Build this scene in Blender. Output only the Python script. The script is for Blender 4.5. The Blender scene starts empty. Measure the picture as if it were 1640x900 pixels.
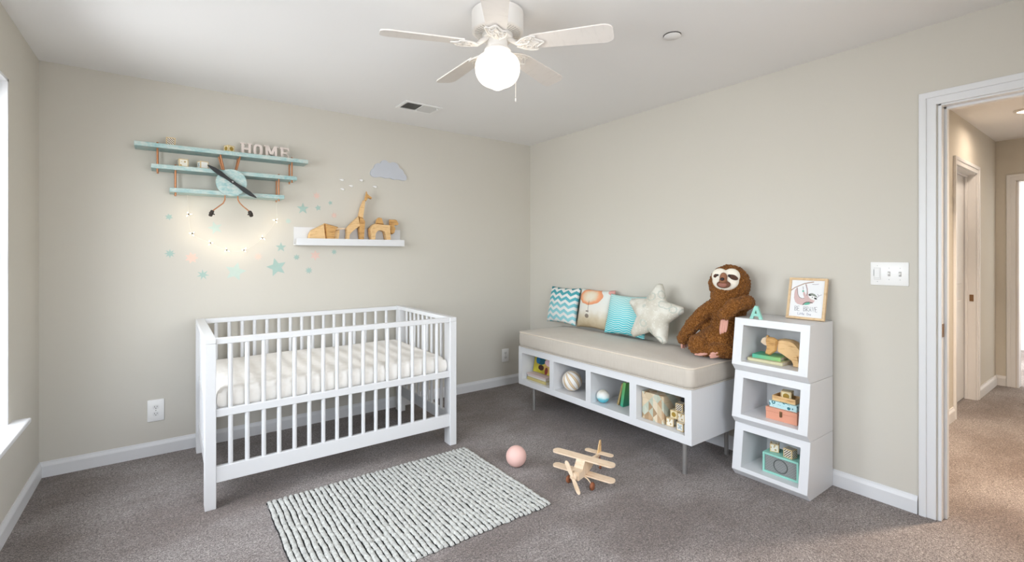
import bpy, bmesh, math, random
from mathutils import Vector, Matrix, Euler
PI = math.pi
SC = bpy.context.scene
COL = SC.collection
rnd = random.Random(7)

# ------------------------------------------------------------------ node helpers
class N:
    """a socket with arithmetic, for short procedural patterns"""
    def __init__(s, nt, sock): s.nt = nt; s.s = sock
    def _op(s, op, *o):
        n = s.nt.nodes.new('ShaderNodeMath'); n.operation = op
        for i, v in enumerate((s,) + o):
            if isinstance(v, N): s.nt.links.new(v.s, n.inputs[i])
            else: n.inputs[i].default_value = v
        return N(s.nt, n.outputs[0])
    def __add__(s, o): return s._op('ADD', o)
    __radd__ = __add__
    def __sub__(s, o): return s._op('SUBTRACT', o)
    def __mul__(s, o): return s._op('MULTIPLY', o)
    __rmul__ = __mul__
    def __truediv__(s, o): return s._op('DIVIDE', o)
    def sin(s): return s._op('SINE')
    def abs(s): return s._op('ABSOLUTE')
    def frac(s): return s._op('FRACT')
    def floor(s): return s._op('FLOOR')
    def lt(s, o): return s._op('LESS_THAN', o)
    def gt(s, o): return s._op('GREATER_THAN', o)
    def pow(s, o): return s._op('POWER', o)
    def min(s, o): return s._op('MINIMUM', o)
    def max(s, o): return s._op('MAXIMUM', o)
    def step(s, a, b):
        n = s.nt.nodes.new('ShaderNodeMapRange'); n.interpolation_type = 'SMOOTHSTEP'
        s.nt.links.new(s.s, n.inputs[0]); n.inputs[1].default_value = a; n.inputs[2].default_value = b
        return N(s.nt, n.outputs[0])

def lin(c):
    f = lambda v: v / 12.92 if v <= .04045 else ((v + .055) / 1.055) ** 2.4
    return tuple(f(v / 255) for v in c) + (1,)

class Mat:
    def __init__(s, name, rough=.5, metal=0., spec=.4):
        s.m = bpy.data.materials.new(name); s.m.use_nodes = True
        s.nt = s.m.node_tree; s.b = s.nt.nodes['Principled BSDF']
        s.b.inputs['Roughness'].default_value = rough
        s.b.inputs['Metallic'].default_value = metal
        s.b.inputs['Specular IOR Level'].default_value = spec
        tc = s.nt.nodes.new('ShaderNodeTexCoord'); s.vec = tc.outputs['Object']
        sp = s.nt.nodes.new('ShaderNodeSeparateXYZ'); s.nt.links.new(s.vec, sp.inputs[0])
        s.x, s.y, s.z = (N(s.nt, o) for o in sp.outputs)
    def comb(s, x, y, z):
        n = s.nt.nodes.new('ShaderNodeCombineXYZ')
        for i, v in enumerate((x, y, z)):
            if isinstance(v, N): s.nt.links.new(v.s, n.inputs[i])
            else: n.inputs[i].default_value = v
        return n.outputs[0]
    def scale(s, v):
        n = s.nt.nodes.new('ShaderNodeMapping'); n.inputs['Scale'].default_value = v
        s.nt.links.new(s.vec, n.inputs[0]); return n.outputs[0]
    def noise(s, scale, detail=2, vec=None, rough=.5):
        n = s.nt.nodes.new('ShaderNodeTexNoise'); n.inputs['Scale'].default_value = scale
        n.inputs['Detail'].default_value = detail; n.inputs['Roughness'].default_value = rough
        s.nt.links.new(vec or s.vec, n.inputs['Vector']); return N(s.nt, n.outputs['Fac'])
    def voro(s, scale, vec=None, feature='F1', out='Distance'):
        n = s.nt.nodes.new('ShaderNodeTexVoronoi'); n.inputs['Scale'].default_value = scale; n.feature = feature
        s.nt.links.new(vec or s.vec, n.inputs['Vector']); return N(s.nt, n.outputs[out])
    def white(s, vec):
        n = s.nt.nodes.new('ShaderNodeTexWhiteNoise'); s.nt.links.new(vec, n.inputs['Vector']); return N(s.nt, n.outputs['Value'])
    def c(s, col):
        n = s.nt.nodes.new('ShaderNodeRGB'); n.outputs[0].default_value = lin(col); return n.outputs[0]
    def mix(s, f, a, b, mode='MIX'):
        n = s.nt.nodes.new('ShaderNodeMix'); n.data_type = 'RGBA'; n.blend_type = mode
        for i, v in ((0, f), (6, a), (7, b)):
            if isinstance(v, N): s.nt.links.new(v.s, n.inputs[i])
            elif isinstance(v, (int, float)): n.inputs[i].default_value = v
            elif isinstance(v, tuple): n.inputs[i].default_value = lin(v)
            else: s.nt.links.new(v, n.inputs[i])
        return n.outputs[2]
    def ramp(s, f, stops, const=False):
        n = s.nt.nodes.new('ShaderNodeValToRGB'); r = n.color_ramp
        if const: r.interpolation = 'CONSTANT'
        while len(r.elements) < len(stops): r.elements.new(.5)
        for e, (p, col) in zip(r.elements, stops): e.position = p; e.color = lin(col)
        s.nt.links.new(f.s, n.inputs[0]); return n.outputs[0]
    def base(s, col): s.nt.links.new(col, s.b.inputs['Base Color']); return s
    def bump(s, h, strength=.3, dist=.002):
        n = s.nt.nodes.new('ShaderNodeBump'); n.inputs['Strength'].default_value = strength; n.inputs['Distance'].default_value = dist
        s.nt.links.new(h.s, n.inputs['Height']); s.nt.links.new(n.outputs[0], s.b.inputs['Normal']); return s

def plain(name, col, rough=.5, metal=0., spec=.4, var=.04, sc=9., bump=0., bs=80.):
    m = Mat(name, rough, metal, spec)
    k = 1 - var
    dark = tuple(v * k for v in col)
    m.base(m.mix(m.noise(sc, 3), dark, col))
    if bump: m.bump(m.noise(bs, 3), bump, .002)
    return m.m

def wood(name, a, b, sc=(4, 4, 40), rough=.55, ns=5.):
    m = Mat(name, rough, 0, .3)
    v = m.scale(sc)
    f = m.noise(ns, 5, v, .6)
    m.base(m.ramp(f, [(.3, b), (.48, a), (.62, a), (.75, b)]))
    m.bump(f, .15, .001)
    return m.m

def emit(name, col, strength):
    m = Mat(name, .4)
    m.b.inputs['Emission Strength'].default_value = strength
    m.nt.links.new(m.mix(m.noise(6, 1), tuple(v * .985 for v in col), col), m.b.inputs['Emission Color'])
    m.base(m.c((250, 246, 238)))
    return m.m

# ------------------------------------------------------------------ mesh builder
class B:
    def __init__(s): s.bm = bmesh.new()
    def box(s, x0, x1, y0, y1, z0, z1, bev=0., seg=2, rot=None, about=None):
        r = bmesh.ops.create_cube(s.bm, size=1)
        vs = r['verts']
        c = Vector(((x0 + x1) / 2, (y0 + y1) / 2, (z0 + z1) / 2))
        for v in vs: v.co = Vector((v.co.x * (x1 - x0), v.co.y * (y1 - y0), v.co.z * (z1 - z0))) + c
        if bev:
            es = list({e for v in vs for e in v.link_edges})
            rr = bmesh.ops.bevel(s.bm, geom=es, offset=bev, segments=seg, profile=.5, affect='EDGES')
            vs = list({v for f in rr['faces'] for v in f.verts} | {v for v in vs if v.is_valid})
        if rot is not None:
            p = Vector(about) if about is not None else c
            for v in vs: v.co = rot @ (v.co - p) + p
        return vs
    def cyl(s, p0, p1, r0, r1=None, n=16, caps=True):
        r1 = r0 if r1 is None else r1
        return s.tube([p0, p1], [r0, r1], n, caps)
    def tube(s, pts, r, n=10, caps=True, closed=False, flat=1.):
        pts = [Vector(p) for p in pts]
        rs = r if isinstance(r, (list, tuple)) else [r] * len(pts)
        rings = []; ref = None
        L = len(pts)
        for i, p in enumerate(pts):
            if closed: t = pts[(i + 1) % L] - pts[(i - 1) % L]
            else: t = pts[min(i + 1, L - 1)] - pts[max(i - 1, 0)]
            t.normalize()
            if ref is None:
                ref = Vector((0, 0, 1)) if abs(t.z) < .9 else Vector((0, 1, 0))
            u = ref - t * ref.dot(t); u.normalize(); w = t.cross(u); ref = u
            rings.append([s.bm.verts.new(p + (u * math.cos(2 * PI * k / n) * flat + w * math.sin(2 * PI * k / n)) * rs[i]) for k in range(n)])
        for i in range(L if closed else L - 1):
            a, b = rings[i], rings[(i + 1) % L]
            for k in range(n): s.bm.faces.new((a[k], a[(k + 1) % n], b[(k + 1) % n], b[k]))
        if caps and not closed:
            s.bm.faces.new(rings[0][::-1]); s.bm.faces.new(rings[-1])
        return [v for g in rings for v in g]
    def lathe(s, prof, c=(0, 0, 0), n=32, axis='z'):
        rings = []
        for r, h in prof:
            if r < 1e-6:
                rings.append([s.bm.verts.new(s._ax(0, 0, h, c, axis))])
            else:
                rings.append([s.bm.verts.new(s._ax(r * math.cos(2 * PI * k / n), r * math.sin(2 * PI * k / n), h, c, axis)) for k in range(n)])
        for a, b in zip(rings, rings[1:]):
            for k in range(n):
                k2 = (k + 1) % n
                if len(a) == 1 and len(b) == 1: continue
                if len(a) == 1: s.bm.faces.new((a[0], b[k2], b[k]))
                elif len(b) == 1: s.bm.faces.new((a[k], a[k2], b[0]))
                else: s.bm.faces.new((a[k], a[k2], b[k2], b[k]))
    @staticmethod
    def _ax(a, b, h, c, axis):
        v = {'z': (a, b, h), 'y': (a, h, b), 'x': (h, a, b)}[axis]
        return Vector(v) + Vector(c)
    def prism(s, poly, t0, t1, axis='y', inset=0., off=(0, 0, 0)):
        """polygon in the plane across axis, from t0 to t1; inset chamfers both faces"""
        mp = {'y': lambda a, b, t: (a, t, b), 'x': lambda a, b, t: (t, a, b), 'z': lambda a, b, t: (a, b, t)}[axis]
        o = Vector(off)
        cx = sum(p[0] for p in poly) / len(poly); cy = sum(p[1] for p in poly) / len(poly)
        if inset:
            d = (t1 - t0) * .3
            lay = [(t0, 1 - inset), (t0 + d, 1), (t1 - d, 1), (t1, 1 - inset)]
        else: lay = [(t0, 1), (t1, 1)]
        rings = [[s.bm.verts.new(Vector(mp(cx + (a - cx) * k, cy + (b - cy) * k, t)) + o) for a, b in poly] for t, k in lay]
        n = len(poly)
        for a, b in zip(rings, rings[1:]):
            for k in range(n): s.bm.faces.new((a[k], a[(k + 1) % n], b[(k + 1) % n], b[k]))
        s.bm.faces.new(rings[0][::-1]); s.bm.faces.new(rings[-1])
        return [v for g in rings for v in g]
    def ell(s, c, r, rot=None, u=24, v=16):
        rr = bmesh.ops.create_uvsphere(s.bm, u_segments=u, v_segments=v, radius=1)
        M = rot or Matrix.Identity(3)
        for q in rr['verts']: q.co = M @ Vector((q.co.x * r[0], q.co.y * r[1], q.co.z * r[2])) + Vector(c)
        return rr['verts']
    def grid(s, nu, nv, fn):
        vs = [[s.bm.verts.new(fn(i / nu, j / nv)) for j in range(nv + 1)] for i in range(nu + 1)]
        for i in range(nu):
            for j in range(nv): s.bm.faces.new((vs[i][j], vs[i + 1][j], vs[i + 1][j + 1], vs[i][j + 1]))
        return vs
    def tf(s, M):
        bmesh.ops.transform(s.bm, matrix=M, verts=s.bm.verts); return s

def obj(name, b, mat, parent=None, smooth=0, origin=None, loc=None):
    """link one mesh object; parent's space is subtracted so geometry may be given in the root's own frame"""
    bm = b.bm
    bmesh.ops.recalc_face_normals(bm, faces=bm.faces)
    if origin is not None: bmesh.ops.translate(bm, vec=-Vector(origin), verts=bm.verts)
    me = bpy.data.meshes.new(name); bm.to_mesh(me); bm.free()
    me.materials.append(mat)
    if smooth:
        me.polygons.foreach_set('use_smooth', [True] * len(me.polygons))
        if smooth < 180: me.set_sharp_from_angle(angle=math.radians(smooth))
    o = bpy.data.objects.new(name, me); COL.objects.link(o)
    if origin is not None: o.location = origin
    if loc is not None: o.location = loc
    if parent is not None: o.parent = parent
    return o

def tag(o, label, cat, group=None):
    o['label'] = label; o['category'] = cat
    if group: o['group'] = group
    return o
def thing(name, label, cat, loc=(0, 0, 0), rz=0., group=None, rx=0., ry=0.):
    o = bpy.data.objects.new(name, None); COL.objects.link(o)
    o.empty_display_size = .05
    o.location = loc; o.rotation_euler = (rx, ry, rz)
    return tag(o, label, cat, group)
def struct(name, b, mat, parent=None, smooth=0):
    o = obj(name, b, mat, parent, smooth)
    if parent is None: o['kind'] = 'structure'
    return o
def dup(o, loc=None, parent=None):
    c = o.copy(); COL.objects.link(c)
    if loc is not None: c.location = loc
    if parent is not None: c.parent = parent
    return c
def rel(pts, base): return [tuple(p[i] - base[i] for i in range(3)) for p in pts]
def arc(c, r, a0, a1, n, plane='xz'):
    out = []
    for i in range(n + 1):
        a = math.radians(a0 + (a1 - a0) * i / n); p, q = r * math.cos(a), r * math.sin(a)
        out.append({'xz': (c[0] + p, c[1], c[2] + q), 'xy': (c[0] + p, c[1] + q, c[2]), 'yz': (c[0], c[1] + p, c[2] + q)}[plane])
    return out

# ------------------------------------------------------------------ materials
def wallmat(name, a, bcol):
    m = Mat(name, .85, 0, .2)
    m.base(m.mix(m.noise(1.4, 3), a, bcol)); m.bump(m.noise(160, 3), .06, .001); return m.m
M_WALL = wallmat('wall_paint', (206, 201, 190), (210, 205, 195))
M_CEIL = wallmat('ceiling_paint', (238, 236, 234), (242, 240, 238))
M_TRIM = plain('trim_paint', (226, 226, 227), .35, var=.015)
M_WHITE = plain('white_lacquer', (224, 224, 225), .35, var=.015, sc=4)
M_GLOSS = plain('white_plastic', (244, 243, 241), .3, var=.01)
M_CRIB = plain('crib_white', (225, 225, 226), .4, var=.012, sc=5)
M_STEEL = plain('brushed_steel', (186, 184, 182), .42, .85, var=.06, sc=60)
M_COPPER = plain('copper', (192, 132, 92), .38, .55, var=.1, sc=30)
M_DARK = plain('dark_rubber', (62, 54, 48), .7, var=.2, sc=40)
M_BLACK = plain('black_painted_wood', (34, 35, 36), .45, var=.2, sc=30)
M_BRASS = plain('aged_brass', (150, 116, 84), .35, .8, var=.1, sc=40)
M_WOOD = wood('pine_wood', (228, 190, 138), (190, 140, 86), (4, 4, 26), .5, 3.)
M_WOODD = wood('oak_wood', (206, 160, 100), (164, 116, 64), (4, 4, 26), .5, 3.)
M_BALSA = wood('balsa_wood', (232, 208, 180), (212, 182, 148), (14, 3, 3), .6, 4.)
M_WALNUT = wood('brown_wood', (150, 92, 62), (112, 66, 44), (6, 6, 20), .5, 4.)
M_FRAMEW = wood('frame_oak', (220, 190, 150), (198, 164, 122), (6, 6, 6), .5, 5.)

def carpet():
    m = Mat('carpet_pile', 1., 0, .05)
    big = m.noise(1.1, 3, m.scale((1, 1.6, 1)), .55)
    mid = m.noise(26, 3)
    fine = m.noise(240, 2, None, .7)
    v = m.voro(190)
    f = (fine - .5) * 1.5 + (m.noise(95, 2, None, .6) - .5) * .9 + (mid - .5) * .25 + (v - .45) * .3 + .5
    c1 = m.ramp(f, [(.1, (48, 42, 40)), (.36, (108, 99, 95)), (.56, (145, 135, 131)), (.9, (202, 193, 188))])
    c2 = m.mix(big.step(.36, .66), m.mix(1., c1, (198, 188, 182), 'MULTIPLY'), c1)
    m.base(c2)
    m.bump(fine + v * .4, .8, .006)
    m.b.inputs['Sheen Weight'].default_value = .25
    m.b.inputs['Sheen Roughness'].default_value = .6
    return m.m
M_CARPET = carpet()

def teal_paint():
    m = Mat('distressed_teal_paint', .7, 0, .2)
    f = m.noise(16, 5, m.scale((1, 2.2, 2.2)), .75); g = m.noise(70, 3, m.scale((1, 2, 2)))
    c1 = m.ramp(f * .75 + g * .25, [(.34, (138, 176, 178)), (.47, (166, 192, 190)), (.57, (192, 203, 197)), (.68, (210, 210, 202))])
    m.base(c1); m.bump(f, .2, .001); return m.m
M_TEAL = teal_paint()
M_MINT = plain('mint_paint', (152, 212, 196), .5, var=.04)
M_DTEAL = plain('star_mint', (172, 197, 188), .8, var=.05, sc=20)
M_DTEAL2 = plain('star_pale_mint', (198, 213, 203), .8, var=.05, sc=20)
M_PEACH = plain('star_peach', (240, 205, 190), .8, var=.05, sc=20)
M_PINKS = plain('star_pale_pink', (228, 198, 186), .8, var=.05, sc=20)
M_CLOUD = plain('cloud_grey', (200, 203, 210), .7, var=.03)
M_PALEPINK = plain('letter_blush', (226, 212, 204), .7, var=.03)
M_BALLPINK = plain('ball_pink', (232, 190, 180), .55, var=.03)
EXPOSURE = 0.0
WORLD = 1.5
WPOW = (68, 68)
FPOW = 64
TILT = math.radians(14)
SPREAD = 150
FARPOW = 130
HALLPOW = 47
GLOBE = 2.2
LED = 5.
LEDP = .13
# ------------------------------------------------------------------ camera
H = 2.44; XL = -3.6585; YF = -4.12
cam = bpy.data.cameras.new('camera'); cam.sensor_fit = 'HORIZONTAL'; cam.sensor_width = 36
cam.lens = 36 * 753.8 / 1640; cam.shift_y = -(450 - 407.87) / 1640; cam.clip_start = .02
co = bpy.data.objects.new('camera', cam); COL.objects.link(co)
co.location = (-3.0513, -3.8519, 1.3044); co.rotation_euler = (PI / 2, 0, -.6317)
SC.camera = co
SC.view_settings.view_transform = 'Standard'; SC.view_settings.look = 'None'
SC.view_settings.gamma = 1; SC.view_settings.use_curve_mapping = False
SC.view_settings.exposure = EXPOSURE

# ------------------------------------------------------------------ room shell
def slab(name, boxes, mat, parent=None):
    b = B()
    for q in boxes: b.box(*q)
    return struct(name, b, mat, parent)
slab('floor', [(XL - .12, 7, YF - .3, .12, -.1, 0)], M_CARPET)
slab('ceiling', [(XL - .12, .0, YF - .12, .12, H, H + .1)], M_CEIL)
slab('wall_back', [(XL - .12, .12, 0, .12, 0, H)], M_WALL)
FWX = (-2.65, -1.25)
slab('wall_front', [(XL - .12, FWX[0], YF - .12, YF, 0, H), (FWX[1], .12, YF - .12, YF, 0, H), (FWX[0], FWX[1], YF - .12, YF, 0, .48), (FWX[0], FWX[1], YF - .12, YF, 2.134, H)], M_WALL)
DY0, DY1, DZ = -3.222, -4.03, 2.047
slab('wall_right', [(0, .12, DY0, 0, 0, H), (0, .12, DY1, DY0, DZ, H), (0, .12, YF, DY1, 0, H)], M_WALL)
WIN = [(-.645, -1.72), (-2.12, -3.195)]  # second opening is out of view, added as a source of room light
WZ0, WZ1 = .50, 2.134
slab('wall_left', [(XL - .12, XL, WIN[0][0], 0, 0, H), (XL - .12, XL, WIN[1][0], WIN[0][1], 0, H), (XL - .12, XL, YF, WIN[1][1], 0, H)]
     + [(XL - .12, XL, y1, y0, 0, WZ0 - .02) for y0, y1 in WIN] + [(XL - .12, XL, y1, y0, WZ1, H) for y0, y1 in WIN], M_WALL)

# windows: white reveal, sash frame, pane, stool
def glass():
    m = Mat('window_glass', .02)
    nt = m.nt; out = nt.nodes['Material Output']
    t = nt.nodes.new('ShaderNodeBsdfTransparent'); g = nt.nodes.new('ShaderNodeBsdfGlossy'); g.inputs['Roughness'].default_value = .02
    mx = nt.nodes.new('ShaderNodeMixShader'); nz = m.noise(3, 1)
    nt.links.new((nz * .02 + .05).s, mx.inputs[0]); nt.links.new(t.outputs[0], mx.inputs[1]); nt.links.new(g.outputs[0], mx.inputs[2])
    nt.links.new(mx.outputs[0], out.inputs[0]); return m.m
M_GLASS = glass()
for k, (y0, y1) in enumerate(WIN):
    b = B(); xo, xi = XL - .118, XL - .001
    b.box(xo, xi, y0 - .012, y0, WZ0, WZ1); b.box(xo, xi, y1, y1 + .012, WZ0, WZ1); b.box(xo, xi, y1, y0, WZ1 - .012, WZ1)
    w = struct('window_%d' % (k + 1), b, M_TRIM)
    b = B(); x0, x1 = XL - .112, XL - .07; a, c = y1 + .012, y0 - .012; z0, z1 = WZ0, WZ1 - .012
    t = .045; zm = (z0 + z1) / 2
    for q in ((x0, x1, a, a + t, z0, z1), (x0, x1, c - t, c, z0, z1), (x0, x1, a + t, c - t, z0, z0 + t), (x0, x1, a + t, c - t, z1 - t, z1), (x0, x1 + .012, a + t, c - t, zm - .025, zm + .025)): b.box(*q, bev=.004)
    struct('sash_frame', b, M_GLOSS, w)
    b = B(); b.box(XL - .094, XL - .09, a + t, c - t, z0 + t, zm - .025); b.box(XL - .094, XL - .09, a + t, c - t, zm + .025, z1 - t); struct('pane', b, M_GLASS, w)
    b = B(); b.box(XL - .075, XL + .065, y1 - .07, y0 + .07, WZ0 - .022, WZ0 + .002, bev=.006); struct('window_sill', b, M_TRIM, w)

b = B(); yo, yi = YF - .118, YF - .001
b.box(FWX[0], FWX[0] + .012, yo, yi, WZ0, WZ1); b.box(FWX[1] - .012, FWX[1], yo, yi, WZ0, WZ1); b.box(FWX[0], FWX[1], yo, yi, WZ1 - .012, WZ1)
w = struct('window_3', b, M_TRIM)  # unseen window, added to light the back wall and crib front
b = B(); y0, y1 = YF - .112, YF - .07; a, c = FWX[0] + .012, FWX[1] - .012
for q in ((a, a + t, y0, y1, z0, z1), (c - t, c, y0, y1, z0, z1), (a + t, c - t, y0, y1, z0, z0 + t), (a + t, c - t, y0, y1, z1 - t, z1), (a + t, c - t, y0, y1 + .012, zm - .025, zm + .025)): b.box(*q, bev=.004)
struct('sash_frame', b, M_GLOSS, w)
b = B(); b.box(a + t, c - t, YF - .094, YF - .09, z0 + t, zm - .025); b.box(a + t, c - t, YF - .094, YF - .09, zm + .025, z1 - t); struct('pane', b, M_GLASS, w)
b = B(); b.box(FWX[0] - .07, FWX[1] + .07, YF - .075, YF + .065, WZ0 - .022, WZ0 + .002, bev=.006); struct('window_sill', b, M_TRIM, w)
# baseboards
def board(name, p0, p1, inward, t0=0, t1=0, h=.09):
    """runs p0->p1 along a wall, projecting towards 'inward'"""
    prof = [(0, 0), (.014, 0), (.014, h * .72), (.0115, h * .80), (.007, h * .9), (.005, h), (0, h)]
    b = B(); p0 = Vector((*p0, 0)); p1 = Vector((*p1, 0)); n = Vector((*inward, 0))
    ra = [b.bm.verts.new(p0 + n * q + Vector((0, 0, z))) for q, z in prof]; rb = [b.bm.verts.new(p1 + n * q + Vector((0, 0, z))) for q, z in prof]
    for k in range(len(prof)):
        k2 = (k + 1) % len(prof); b.bm.faces.new((ra[k], ra[k2], rb[k2], rb[k]))
    b.bm.faces.new(ra[::-1]); b.bm.faces.new(rb)
    return struct(name, b, M_TRIM)
board('baseboard_back', (XL, 0), (0, 0), (0, -1))
board('baseboard_left', (XL, YF), (XL, 0), (1, 0))
board('baseboard_right', (0, -3.146), (0, 0), (-1, 0))
board('baseboard_front', (XL, YF), (0, YF), (0, 1))
board('baseboard_hall_left', (.12, -2.905), (1.968, -2.905), (0, -1), h=.1)
board('baseboard_hall_far', (2.872, -2.905), (3.66, -2.905), (0, -1), h=.1)
board('baseboard_hall_end', (3.66, -2.98), (3.66, -2.905), (-1, 0), h=.1)

def casing(name, axis, wall, a0, a1, ztop, out, w=.062, legs=(1, 1)):
    """door casing round an opening a0..a1 in the plane axis=wall, projecting by out (signed)"""
    b = B(); lo, hi = min(a0, a1), max(a0, a1); r = .006
    prof = [(0, 1.), (.3, .62), (.45, .8), (1., .55)]
    def bx(u0, u1, z0, z1, k):
        d = out * k
        A = sorted((wall, wall + d))
        if axis == 'x': b.box(A[0], A[1], u0, u1, z0, z1, bev=.003)
        else: b.box(u0, u1, A[0], A[1], z0, z1, bev=.003)
    if legs[0]:
        bx(lo - r - w, lo - r - w * .55, 0, ztop + r + w, 1); bx(lo - r - w * .6, lo - r, 0, ztop + r + w * .6, .62)
    if legs[1]:
        bx(hi + r + w * .55, hi + r + w, 0, ztop + r + w, 1); bx(hi + r, hi + r + w * .6, 0, ztop + r + w * .6, .62)
    bx(lo - r - w * .97, hi + r + w * .97, ztop + r + w * .55, ztop + r + w, .995); bx(lo - r - w * .58, hi + r + w * .58, ztop + r, ztop + r + w * .6, .615)
    return struct(name, b, M_TRIM)
# bedroom doorway: casing, jambs with stop, strike plate
tr = casing('trim_1', 'x', 0, DY1 + .015, DY0 - .002, DZ - .012, -.018, .066)
casing('trim_2', 'x', .12, DY1 + .015, DY0 - .002, DZ - .012, .018, .062)
b = B()
b.box(.0, .12, DY0 - .014, DY0, 0, DZ, bev=.002); b.box(.0, .12, DY1, DY1 + .015, 0, DZ, bev=.002); b.box(.0, .12, DY1, DY0, DZ - .014, DZ, bev=.002)
b.box(.045, .08, DY0 - .026, DY0 - .01, 0, DZ - .012, bev=.003); b.box(.045, .08, DY1 + .01, DY1 + .027, 0, DZ - .012, bev=.003); b.box(.045, .08, DY1 + .01, DY0 - .01, DZ - .026, DZ - .012, bev=.003)
jm = struct('door_1', b, M_TRIM)
b = B(); b.box(.008, .038, DY0 - .0165, DY0 - .013, .90, .965, bev=.001); b.box(.016, .03, DY0 - .0175, DY0 - .014, .915, .95); struct('strike_plate', b, M_BRASS, jm)

# hall
slab('wall_hall_left', [(.12, 2.03, -2.905, -2.785, 0, H), (2.03, 2.805, -2.905, -2.785, 2.035, H), (2.805, 3.78, -2.905, -2.785, 0, H)], M_WALL)
slab('wall_hall_end', [(3.66, 3.78, -3.05, -2.905, 0, H), (3.66, 3.78, -3.86, -3.05, 2.035, H), (3.66, 3.78, -4.42, -3.86, 0, H)], M_WALL)
slab('wall_hall_right', [(.12, 3.78, -4.42, -4.3, 0, H)], M_WALL)
slab('wall_hall_near', [(.1, .14, -4.42, -4.1, 0, H)], M_WALL)
slab('ceiling_hall', [(.0, 3.78, -4.42, -2.785, H, H + .1)], M_CEIL)
casing('trim_3', 'y', -2.905, 2.045, 2.79, 2.023, -.018, .062)
b = B(); b.box(2.03, 2.045, -2.905, -2.785, 0, 2.035); b.box(2.79, 2.805, -2.905, -2.785, 0, 2.035); b.box(2.03, 2.805, -2.905, -2.785, 2.02, 2.035)
b.box(2.775, 2.792, -2.85, -2.83, 0, 2.02, bev=.003); b.box(2.043, 2.06, -2.85, -2.83, 0, 2.02, bev=.003); b.box(2.045, 2.79, -2.85, -2.83, 2.005, 2.022, bev=.003)
d2 = struct('door_2', b, M_TRIM)
b = B(); b.box(2.045, 2.79, -2.828, -2.79, .01, 2.02, bev=.003)
for z0, z1 in ((.2, .9), (1.05, 1.85)):
    for x0 in (2.15, 2.47): b.box(x0, x0 + .22, -2.834, -2.825, z0, z1, bev=.004)
struct('door_panel', b, M_TRIM, d2)
b = B(); b.box(2.786, 2.791, -2.889, -2.862, .885, .945, bev=.001); struct('strike_plate', b, M_BRASS, d2)
casing('trim_4', 'x', 3.66, -3.845, -3.05, 2.023, -.018, .062)
b = B(); b.box(3.66, 3.78, -3.065, -3.05, 0, 2.035); b.box(3.66, 3.78, -3.86, -3.845, 0, 2.035); b.box(3.66, 3.78, -3.86, -3.05, 2.02, 2.035); struct('door_3', b, M_TRIM)
# the bright room past the hall
M_FARW = wallmat('far_room_paint', (226, 224, 218), (232, 230, 226))
slab('wall_far_room', [(6.4, 6.52, -4.42, -1.5, 0, H), (3.78, 6.52, -1.62, -1.5, 0, H), (3.78, 6.52, -4.54, -4.42, 0, H), (3.78, 3.8, -2.785, -1.5, 0, H)], M_FARW)
slab('ceiling_far_room', [(3.78, 6.52, -4.54, -1.5, H, H + .1)], M_CEIL)
board('baseboard_far_room', (6.4, -4.42), (6.4, -1.62), (-1, 0), h=.11)

# ------------------------------------------------------------------ light
W = bpy.data.worlds.new('world'); SC.world = W; W.use_nodes = True
nt = W.node_tree; bg = nt.nodes['Background']
sky = nt.nodes.new('ShaderNodeTexSky'); sky.sky_type = 'NISHITA'; sky.sun_disc = False; sky.sun_elevation = math.radians(50); sky.sun_rotation = math.radians(80)
mxn = nt.nodes.new('ShaderNodeMix'); mxn.data_type = 'RGBA'; mxn.inputs[0].default_value = .75; mxn.inputs[7].default_value = (1, 1, 1, 1)
nt.links.new(sky.outputs[0], mxn.inputs[6]); nt.links.new(mxn.outputs[2], bg.inputs[0]); bg.inputs[1].default_value = WORLD
def area(name, loc, rot, sx, sy, power, col):
    l = bpy.data.lights.new(name, 'AREA'); l.shape = 'RECTANGLE'; l.size = sx; l.size_y = sy; l.energy = power; l.color = col
    o = bpy.data.objects.new(name, l); COL.objects.link(o); o.location = loc; o.rotation_euler = rot; return o
def point(name, loc, power, col, r=.05):
    l = bpy.data.lights.new(name, 'POINT'); l.energy = power; l.color = col; l.shadow_soft_size = r
    o = bpy.data.objects.new(name, l); COL.objects.link(o); o.location = loc; return o
for k, (y0, y1) in enumerate(WIN):
    area('window_daylight_and_fill', (XL - .62, (y0 + y1) / 2, 1.78), (0, -PI / 2 + TILT, 0), 1.9, 1.5, WPOW[k], (.90, .95, 1.)).data.spread = math.radians(SPREAD)
area('window_daylight_and_fill', ((FWX[0] + FWX[1]) / 2, YF - .5, 1.75), (PI / 2 - TILT, 0, 0), 1.7, 1.9, FPOW, (.92, .96, 1.)).data.spread = math.radians(SPREAD)  # frontal fill through the added front window
area('far_room_daylight', (5.1, -1.7, 1.4), (-PI / 2, 0, 0), 2.0, 1.6, FARPOW, (.97, .98, 1.))
area('hall_lamp_and_fill', (2.377, -3.26, 2.41), (0, 0, 0), .14, .14, HALLPOW * .12, (1., .82, .66)).data.spread = math.radians(170)
area('hall_lamp_and_fill', (.85, -3.62, 2.41), (0, 0, 0), .14, .14, HALLPOW, (1., .80, .62)).data.spread = math.radians(125)  # extra hall light, added out of view

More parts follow.
